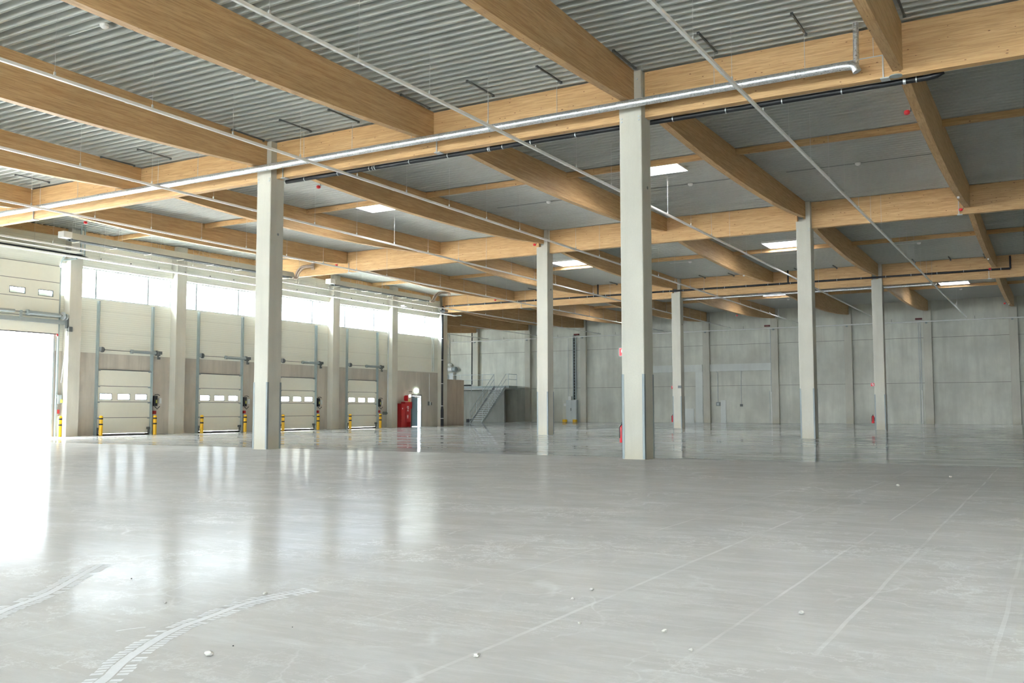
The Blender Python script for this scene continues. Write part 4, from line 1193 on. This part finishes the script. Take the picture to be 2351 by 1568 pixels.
# ------------------------------------------------------------------ FAR WALL ITEMS
def trim(n, m, label, mat='conc_lintel'):
    tag(link('trim_%d' % n, m, MT[mat]), label, 'trim', kind='structure')
trim(1, M().box(-31.9, -27.1, YF - 0.16, YF, 4.50, 5.12).box(-27.75, -27.1, YF - 0.06, YF, 0, 4.5), 'concrete lintel over the closed-off opening left of the far wall middle')
trim(2, M().box(-26.38, -21.02, YF - 0.16, YF, 4.50, 5.12), 'concrete lintel over the second closed-off opening of the far wall')
trim(3, M().box(-26.3, -21.1, YF - 0.02, YF, 0.0, 4.46), 'smooth infill panel below the second lintel', 'conc_wall')
tag(link('leaning_board', M().box(-28.74, -27.92, YF - 0.07, YF - 0.03, 0, 1.24), MT['conc_lintel'], None, (-28.3, YF, 0)), 'low grey board standing against the far wall under the first lintel', 'board')
tag(link('leaning_board', M().box(-25.48, -25.02, YF - 0.09, YF - 0.04, 0, 1.96), MT['conc_lintel'], None, (-25.2, YF, 0)), 'tall narrow grey board standing under the second lintel', 'board')
r = root('wall_outlet', (-25.7, YF, 1.6), 'grey socket box at the end of a conduit under the second lintel', 'outlet')
link('box_body', M().box(-25.88, -25.52, YF - 0.14, YF - 0.02, 1.47, 1.80), MT['grey_paint'], r)
link('socket_face', M().box(-25.80, -25.62, YF - 0.16, YF - 0.14, 1.54, 1.72), MT['cabinet'], r)
link('conduit', M().tube([(-25.72, YF - 0.06, 1.8), (-25.72, YF - 0.06, 4.4), (-25.85, YF - 0.06, 4.46)], 0.025, 6), MT['steel'], r)
r = root('wall_outlet', (-23.65, YF, 1.5), 'small dark switch at the end of the straight conduit under the second lintel', 'outlet')
link('box_body', M().box(-23.76, -23.56, YF - 0.12, YF - 0.02, 1.42, 1.62), MT['steel_dark'], r)
link('conduit', M().tube([(-23.65, YF - 0.06, 1.6), (-23.65, YF - 0.06, 4.5)], 0.022, 6), MT['steel'], r)
for xx, l in ((-21.06, 'left of the middle pier'), (-9.2, 'left of the third pier from the open east side')):
    r = root('conduit', (xx, YF, 0), 'thin vertical conduits %s, far wall' % l, 'conduit')
    link('pipe_run', M().tube([(xx, YF - 0.05, 2.6), (xx, YF - 0.05, 8.1)], 0.025, 6), MT['steel'], r)
    link('pipe_run', M().tube([(xx - 0.14, YF - 0.05, 0.0), (xx - 0.14, YF - 0.05, 8.1 if xx > -15 else 2.75)], 0.022, 6), MT['steel'], r)
    link('lower_sleeve', M().tube([(xx, YF - 0.06, 0.0), (xx, YF - 0.06, 2.65)], 0.04, 8), MT['white'], r)
for (xa, xb, l) in ((-21.50, -21.05, 'beside the pier right of the second lintel'), (-9.52, -9.03, 'above the conduits of the east part'), (-39.65, -39.15, 'above the grey switch cabinet')):
    tag(link('red_wall_sign', M().box(xa, xb, YF - 0.25, YF - 0.02, 8.22, 8.36), MT['darkred'], None, (xa, YF, 8.2)), 'dark red plate high on the far wall %s' % l, 'sign', 'dark red plates on the far wall')
# switch cabinet
r = root('switch_cabinet', (-39.87, YF - 0.3, 0), 'light grey electrical cabinet between yellow corner blocks at the far wall', 'cabinet')
link('cabinet_body', M().cbox(-40.42, -39.32, YF - 0.42, YF - 0.02, 0.10, 2.07, 0.01).box(-40.38, -39.36, YF - 0.38, YF - 0.02, 0.0, 0.10), MT['cabinet'], r)
link('cabinet_door', M().box(-40.39, -39.885, YF - 0.44, YF - 0.42, 0.14, 2.04), MT['cabinet'], r)
link('cabinet_door', M().box(-39.87, -39.35, YF - 0.44, YF - 0.42, 0.14, 2.04), MT['cabinet'], r)
link('door_handle', M().box(-39.92, -39.86, YF - 0.47, YF - 0.44, 1.05, 1.32), MT['steel_dark'], r)
link('top_box', M().box(-40.25, -39.95, YF - 0.3, YF - 0.05, 2.07, 2.42), MT['white'], r)
link('side_socket', M().box(-40.75, -40.45, YF - 0.25, YF - 0.02, 1.50, 1.75), MT['white'], r)
for x, l in ((-40.45, 'at the dock side foot'), (-39.38, 'at the other foot')):
    tag(link('corner_block', M().cbox(x - 0.19, x + 0.19, YF - 0.80, YF - 0.45, 0, 0.24, 0.05), MT['yellow'], None, (x, YF - 0.6, 0)), 'low yellow impact block %s of the grey cabinet' % l, 'impact block', 'yellow impact blocks')
r = root('cable_ladder', (-39.65, YF, 2.1), 'tall steel cable ladder rising from the grey cabinet', 'cable ladder')
for x in (-39.80, -39.52):
    link('side_rail', M().box(x - 0.02, x + 0.02, YF - 0.14, YF - 0.02, 2.12, 8.2), MT['steel_blue'], r)
rg_ = M()
z = 2.3
while z < 8.2:
    rg_.box(-39.78, -39.54, YF - 0.10, YF - 0.06, z, z + 0.03)
    z += 0.28
link('rungs', rg_, MT['steel'], r)
link('cables', M().box(-39.74, -39.64, YF - 0.08, YF - 0.04, 2.1, 8.2), MT['rubber'], r)
r = root('conduit', (-38.90, YF, 2.1), 'thin conduit between the cable ladder and the pier', 'conduit')
link('pipe_run', M().tube([(-39.0, YF - 0.05, 0.0), (-39.0, YF - 0.05, 8.0)], 0.02, 6), MT['steel'], r)
r = root('conduit', (-40.35, YF, 2.1), 'thin conduit left of the cable ladder', 'conduit')
link('pipe_run', M().tube([(-40.35, YF - 0.05, 2.4), (-40.35, YF - 0.05, 8.0)], 0.018, 6), MT['steel'], r)

# ------------------------------------------------------------------ PLATFORM AND STAIRS in the recess
YPL, ZPL = 77.3, 3.42
r = root('platform', (-50, 79, 0), 'raised concrete platform with railing in the stair recess', 'platform')
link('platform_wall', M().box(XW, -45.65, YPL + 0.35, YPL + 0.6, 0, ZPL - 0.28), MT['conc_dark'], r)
link('deck_slab', M().box(XW, -44.95, YPL, 80.43, ZPL - 0.10, ZPL).box(XW, -45.4, YPL + 0.15, 80.43, ZPL - 0.32, ZPL - 0.10), MT['conc_lintel'], r)
link('edge_channel', M().box(XW, -44.95, YPL - 0.03, YPL, ZPL - 0.18, ZPL + 0.02).box(-44.95, -44.92, YPL - 0.03, YPL + 1.6, ZPL - 0.22, ZPL + 0.02), MT['grey_paint'], r)
def post(x, y, z0, z1, rr=0.024):
    return M().tube([(x, y, z0), (x, y, z1)], rr, 8)
rail = M()
xl, xr = XW + 0.1, -46.55
for z in (ZPL + 0.62, ZPL + 1.12):
    rail.tube([(xl, YPL - 0.02, z), (xr, YPL - 0.02, z)], 0.024, 8)
link('handrail', rail, MT['steel'], r)
x = xr
while x > xl:
    link('railing_post', post(x, YPL - 0.05, ZPL - 0.45, ZPL + 1.12), MT['steel'], r)
    x -= 1.28
rail = M()
for z in (ZPL + 0.62, ZPL + 1.12):
    rail.tube([(-45.25, YPL - 0.02, z), (-44.95, YPL - 0.02, z), (-44.94, YPL + 1.5, z)], 0.024, 8)
link('handrail', rail, MT['steel'], r)
for x, y in ((-44.95, YPL - 0.03), (-44.94, YPL + 1.5)):
    link('railing_post', post(x, y, ZPL - 0.2, ZPL + 1.12), MT['steel'], r)

xa, xb = -46.50, -45.27
ya, yb = 73.0, YPL
r = root('staircase', (-45.9, ya, 0), 'straight steel stair with open grating treads and pipe railings', 'staircase')
nst = 18
for sx in (xa, xb):
    st = M()
    st.add([(sx - 0.02, ya - 0.12, 0), (sx + 0.02, ya - 0.12, 0), (sx + 0.02, ya + 0.20, 0), (sx - 0.02, ya + 0.20, 0),
            (sx - 0.02, yb - 0.12, ZPL + 0.02), (sx + 0.02, yb - 0.12, ZPL + 0.02), (sx + 0.02, yb + 0.0, ZPL - 0.24), (sx - 0.02, yb + 0.0, ZPL - 0.24)],
           [(0, 1, 2, 3), (4, 7, 6, 5), (0, 4, 5, 1), (1, 5, 6, 2), (2, 6, 7, 3), (3, 7, 4, 0)])
    link('stringer', st, MT['steel'], r)
for i in range(1, nst):
    t = i / nst
    y, z = ya + (yb - ya) * t, ZPL * t
    link('tread', M().box(xa + 0.02, xb - 0.02, y - 0.05, y + 0.20, z - 0.035, z), MT['tread'], r)
    link('nosing', M().box(xa + 0.02, xb - 0.02, y - 0.065, y - 0.05, z - 0.04, z + 0.004), MT['steel'], r)
for sx in (xa - 0.05, xb + 0.05):
    rail = M()
    for h in (0.5, 1.0):
        rail.tube([(sx, ya - 0.05, h * 0.95), (sx, ya + 0.15, h + 0.1), (sx, yb - 0.1, ZPL + h + 0.08), (sx, yb + 0.0, ZPL + h + 0.12)], 0.022, 8)
    link('handrail', rail, MT['steel'], r)
    for t in (0.0, 0.26, 0.52, 0.78):
        y, z = ya + (yb - ya) * t, ZPL * t
        link('railing_post', post(sx, y, max(0, z - 0.05), z + 1.03, 0.02), MT['steel'], r)
tag(link('black_box', M().cbox(-47.35, -46.9, 73.6, 73.9, 0, 0.32, 0.02), MT['black'], None, (-47.1, 73.7, 0)), 'small black box on the floor left of the stair foot', 'box')
# equipment on the far wall above the platform
r = root('ventilation_unit', (-53.6, YF, 5.0), 'round pale blower unit with white head on the wall above the platform', 'blower')
link('drum', M().tube([(-53.75, YF - 0.35, 5.28), (-52.95, YF - 0.35, 5.28)], 0.26, 18), MT['grey_paint'], r, smooth=True)
link('front_cap', M().tube([(-53.78, YF - 0.42, 5.30), (-53.35, YF - 0.42, 5.30)], 0.24, 18), MT['white'], r, smooth=True)
link('top_head', M().lathe(-53.75, YF - 0.3, [(0.1, 5.6), (0.2, 5.68), (0.2, 5.85), (0.08, 5.93)], 14), MT['white'], r, smooth=True)
link('cabinet_body', M().box(-54.3, -53.95, YF - 0.45, YF - 0.05, ZPL, 4.75).box(-53.8, -53.3, YF - 0.4, YF - 0.05, ZPL, 4.9), MT['cabinet'], r)
link('pipe_run', M().tube([(-54.2, YF - 0.1, 4.7), (-54.2, YF - 0.1, 9.2)], 0.04, 8).tube([(-53.95, YF - 0.1, 5.9), (-53.95, YF - 0.1, 9.2)], 0.04, 8), MT['steel'], r)
r = root('downpipe', (-51.2, 80.4, 3.4), 'slim dark downpipe left of the bright recess pier', 'drain pipe', 'black roof drain pipes')
link('pipe_run', M().tube([(-52.3, 80.5, ZPL + 0.22), (-51.15, 80.5, ZPL + 0.22), (-51.10, 80.5, ZPL + 0.3), (-51.10, 80.5, 9.2)], 0.06, 10), MT['black'], r, smooth=True)
for z in (4.2, 6.4, 8.4):
    link('pipe_clamp', M().box(-51.15, -51.05, 80.5, YF, z, z + 0.04), MT['steel'], r)

# ------------------------------------------------------------------ MARKS AND CHIPS ON THE FLOOR
def spline(P, n=14):
    P = [Vector((x, y, 0)) for x, y in P]
    out = []
    for i in range(len(P) - 1):
        p0, p1, p2, p3 = P[max(i - 1, 0)], P[i], P[i + 1], P[min(i + 2, len(P) - 1)]
        for q in range(n):
            t = q / n
            out.append(0.5 * ((2 * p1) + (p2 - p0) * t + (2 * p0 - 5 * p1 + 4 * p2 - p3) * t * t + (3 * p1 - p0 - 3 * p2 + p3) * t ** 3))
    out.append(P[-1])
    return out
def tyre(P, wc, wb):
    pts = spline(P)
    m = M()
    zz = 0.0012
    L = [0]
    for a, b in zip(pts, pts[1:]): L.append(L[-1] + (b - a).length)
    def at(sd):
        sd = max(0, min(L[-1] - 1e-4, sd))
        for i in range(len(L) - 1):
            if L[i + 1] > sd:
                f = (sd - L[i]) / (L[i + 1] - L[i])
                p = pts[i].lerp(pts[i + 1], f)
                d = (pts[i + 1] - pts[i]).normalized()
                return p, Vector((-d.y, d.x, 0))
    sd = 0
    step = 0.047
    while sd < L[-1] - step:
        (p, n), (q, n2) = at(sd), at(sd + step)
        j = random.uniform(-0.004, 0.004)
        m.add([(p + n * (wc + j)).to_tuple()[:2] + (zz,), (p - n * wc).to_tuple()[:2] + (zz,), (q - n2 * wc).to_tuple()[:2] + (zz,), (q + n2 * (wc + j)).to_tuple()[:2] + (zz,)], [(0, 1, 2, 3)])
        for sg in (-1, 1):
            s0 = sd + (0.5 * step if sg > 0 else 0)
            if random.random() < 0.10: continue
            w2 = wb * random.uniform(0.82, 1.05)
            (a, na), (b, nb) = at(s0 + 0.004), at(s0 + step * 0.80)
            (c_, nc), (d_, nd_) = at(s0 - 0.008 * sg), at(s0 - 0.008 * sg + step * 0.72)
            q0 = a + na * sg * (wc + 0.008)
            q1 = b + nb * sg * (wc + 0.008)
            q2 = d_ + nd_ * sg * w2
            q3 = c_ + nc * sg * w2
            m.add([(v.x, v.y, zz) for v in (q0, q1, q2, q3)], [(0, 1, 2, 3)])
        sd += step
    return m
link('tyre_mark', tyre([(-3.50, 2.45), (-3.60, 2.70), (-3.84, 3.03), (-4.10, 3.50), (-4.20, 3.85), (-4.30, 4.28), (-4.24, 4.75)], 0.024, 0.088), MT['dust'], FLOOR)
link('tyre_mark', tyre([(-5.05, 2.95), (-5.36, 3.35), (-5.62, 3.81), (-6.0, 4.30), (-6.35, 4.75)], 0.026, 0.092), MT['dust'], FLOOR)
sm = M()
sp_ = spline([(-4.36, 3.36), (-4.34, 3.42), (-4.30, 3.50)])
for p, q in zip(sp_, sp_[1:]):
    sm.add([(p.x - 0.006, p.y, 0.0013), (p.x + 0.006, p.y, 0.0013), (q.x + 0.006, q.y, 0.0013), (q.x - 0.006, q.y, 0.0013)], [(0, 1, 2, 3)])
link('scratch_mark', sm, MT['dust'], FLOOR)

def chip(x, y, r0, label, mat='chip'):
    bm = bmesh.new()
    bmesh.ops.create_icosphere(bm, subdivisions=2, radius=r0 * 0.8)
    for v in bm.verts:
        v.co *= random.uniform(0.72, 1.2)
        v.co.z *= 0.65
        v.co.z += r0 * 0.5
        v.co.z = max(v.co.z, 0)
    me = bpy.data.meshes.new('plaster_chip')
    bm.to_mesh(me)
    bm.free()
    me.materials.append(MT[mat])
    o = bpy.data.objects.new('plaster_chip', me)
    C.objects.link(o)
    o.location = (x, y, 0)
    o.rotation_euler[2] = random.uniform(0, 6)
    tag(o, label, 'chip', 'loose chips on the floor')
for x, y, r0, l in ((-4.39, 4.48, 0.020, 'pale chip lying on the far end of the longer tyre mark'), (-4.72, 3.98, 0.012, 'tiny pale chip between the two tyre marks'),
        (-3.54, 3.25, 0.026, 'pale crumbly chip just right of the longer tyre mark'), (-2.42, 3.86, 0.022, 'white chip alone near the bottom middle of the floor'),
        (-2.63, 5.30, 0.014, 'small white chip, middle of the three in the floor centre'), (-2.30, 4.72, 0.012, 'small white dot chip below the others in the floor centre'),
        (-2.65, 5.62, 0.018, 'pale flat chip beside a streak in the floor centre'), (-1.83, 4.77, 0.018, 'round white chip right of the floor centre'),
        (-1.58, 4.47, 0.014, 'angular white chip below the round one'), (-1.31, 5.57, 0.022, 'double pale chip on the right half of the floor'),
        (-2.14, 15.42, 0.035, 'white chip far out before the right-hand floor joint'), (-1.63, 17.84, 0.03, 'tiny chip farthest out on the right')):
    chip(x, y, r0, l)
for x, y, r0, l in ((-3.58, 3.44, 0.005, 'tiny dark speck right of the longer tyre mark'), (-5.6, 4.43, 0.007, 'tiny dark speck above the shorter tyre mark'), (-3.61, 3.89, 0.004, 'tiny dark speck between tyre mark and floor centre')):
    chip(x, y, r0, l, 'rubber')

for o in bpy.data.objects:
    if 'base' in o: del o['base']
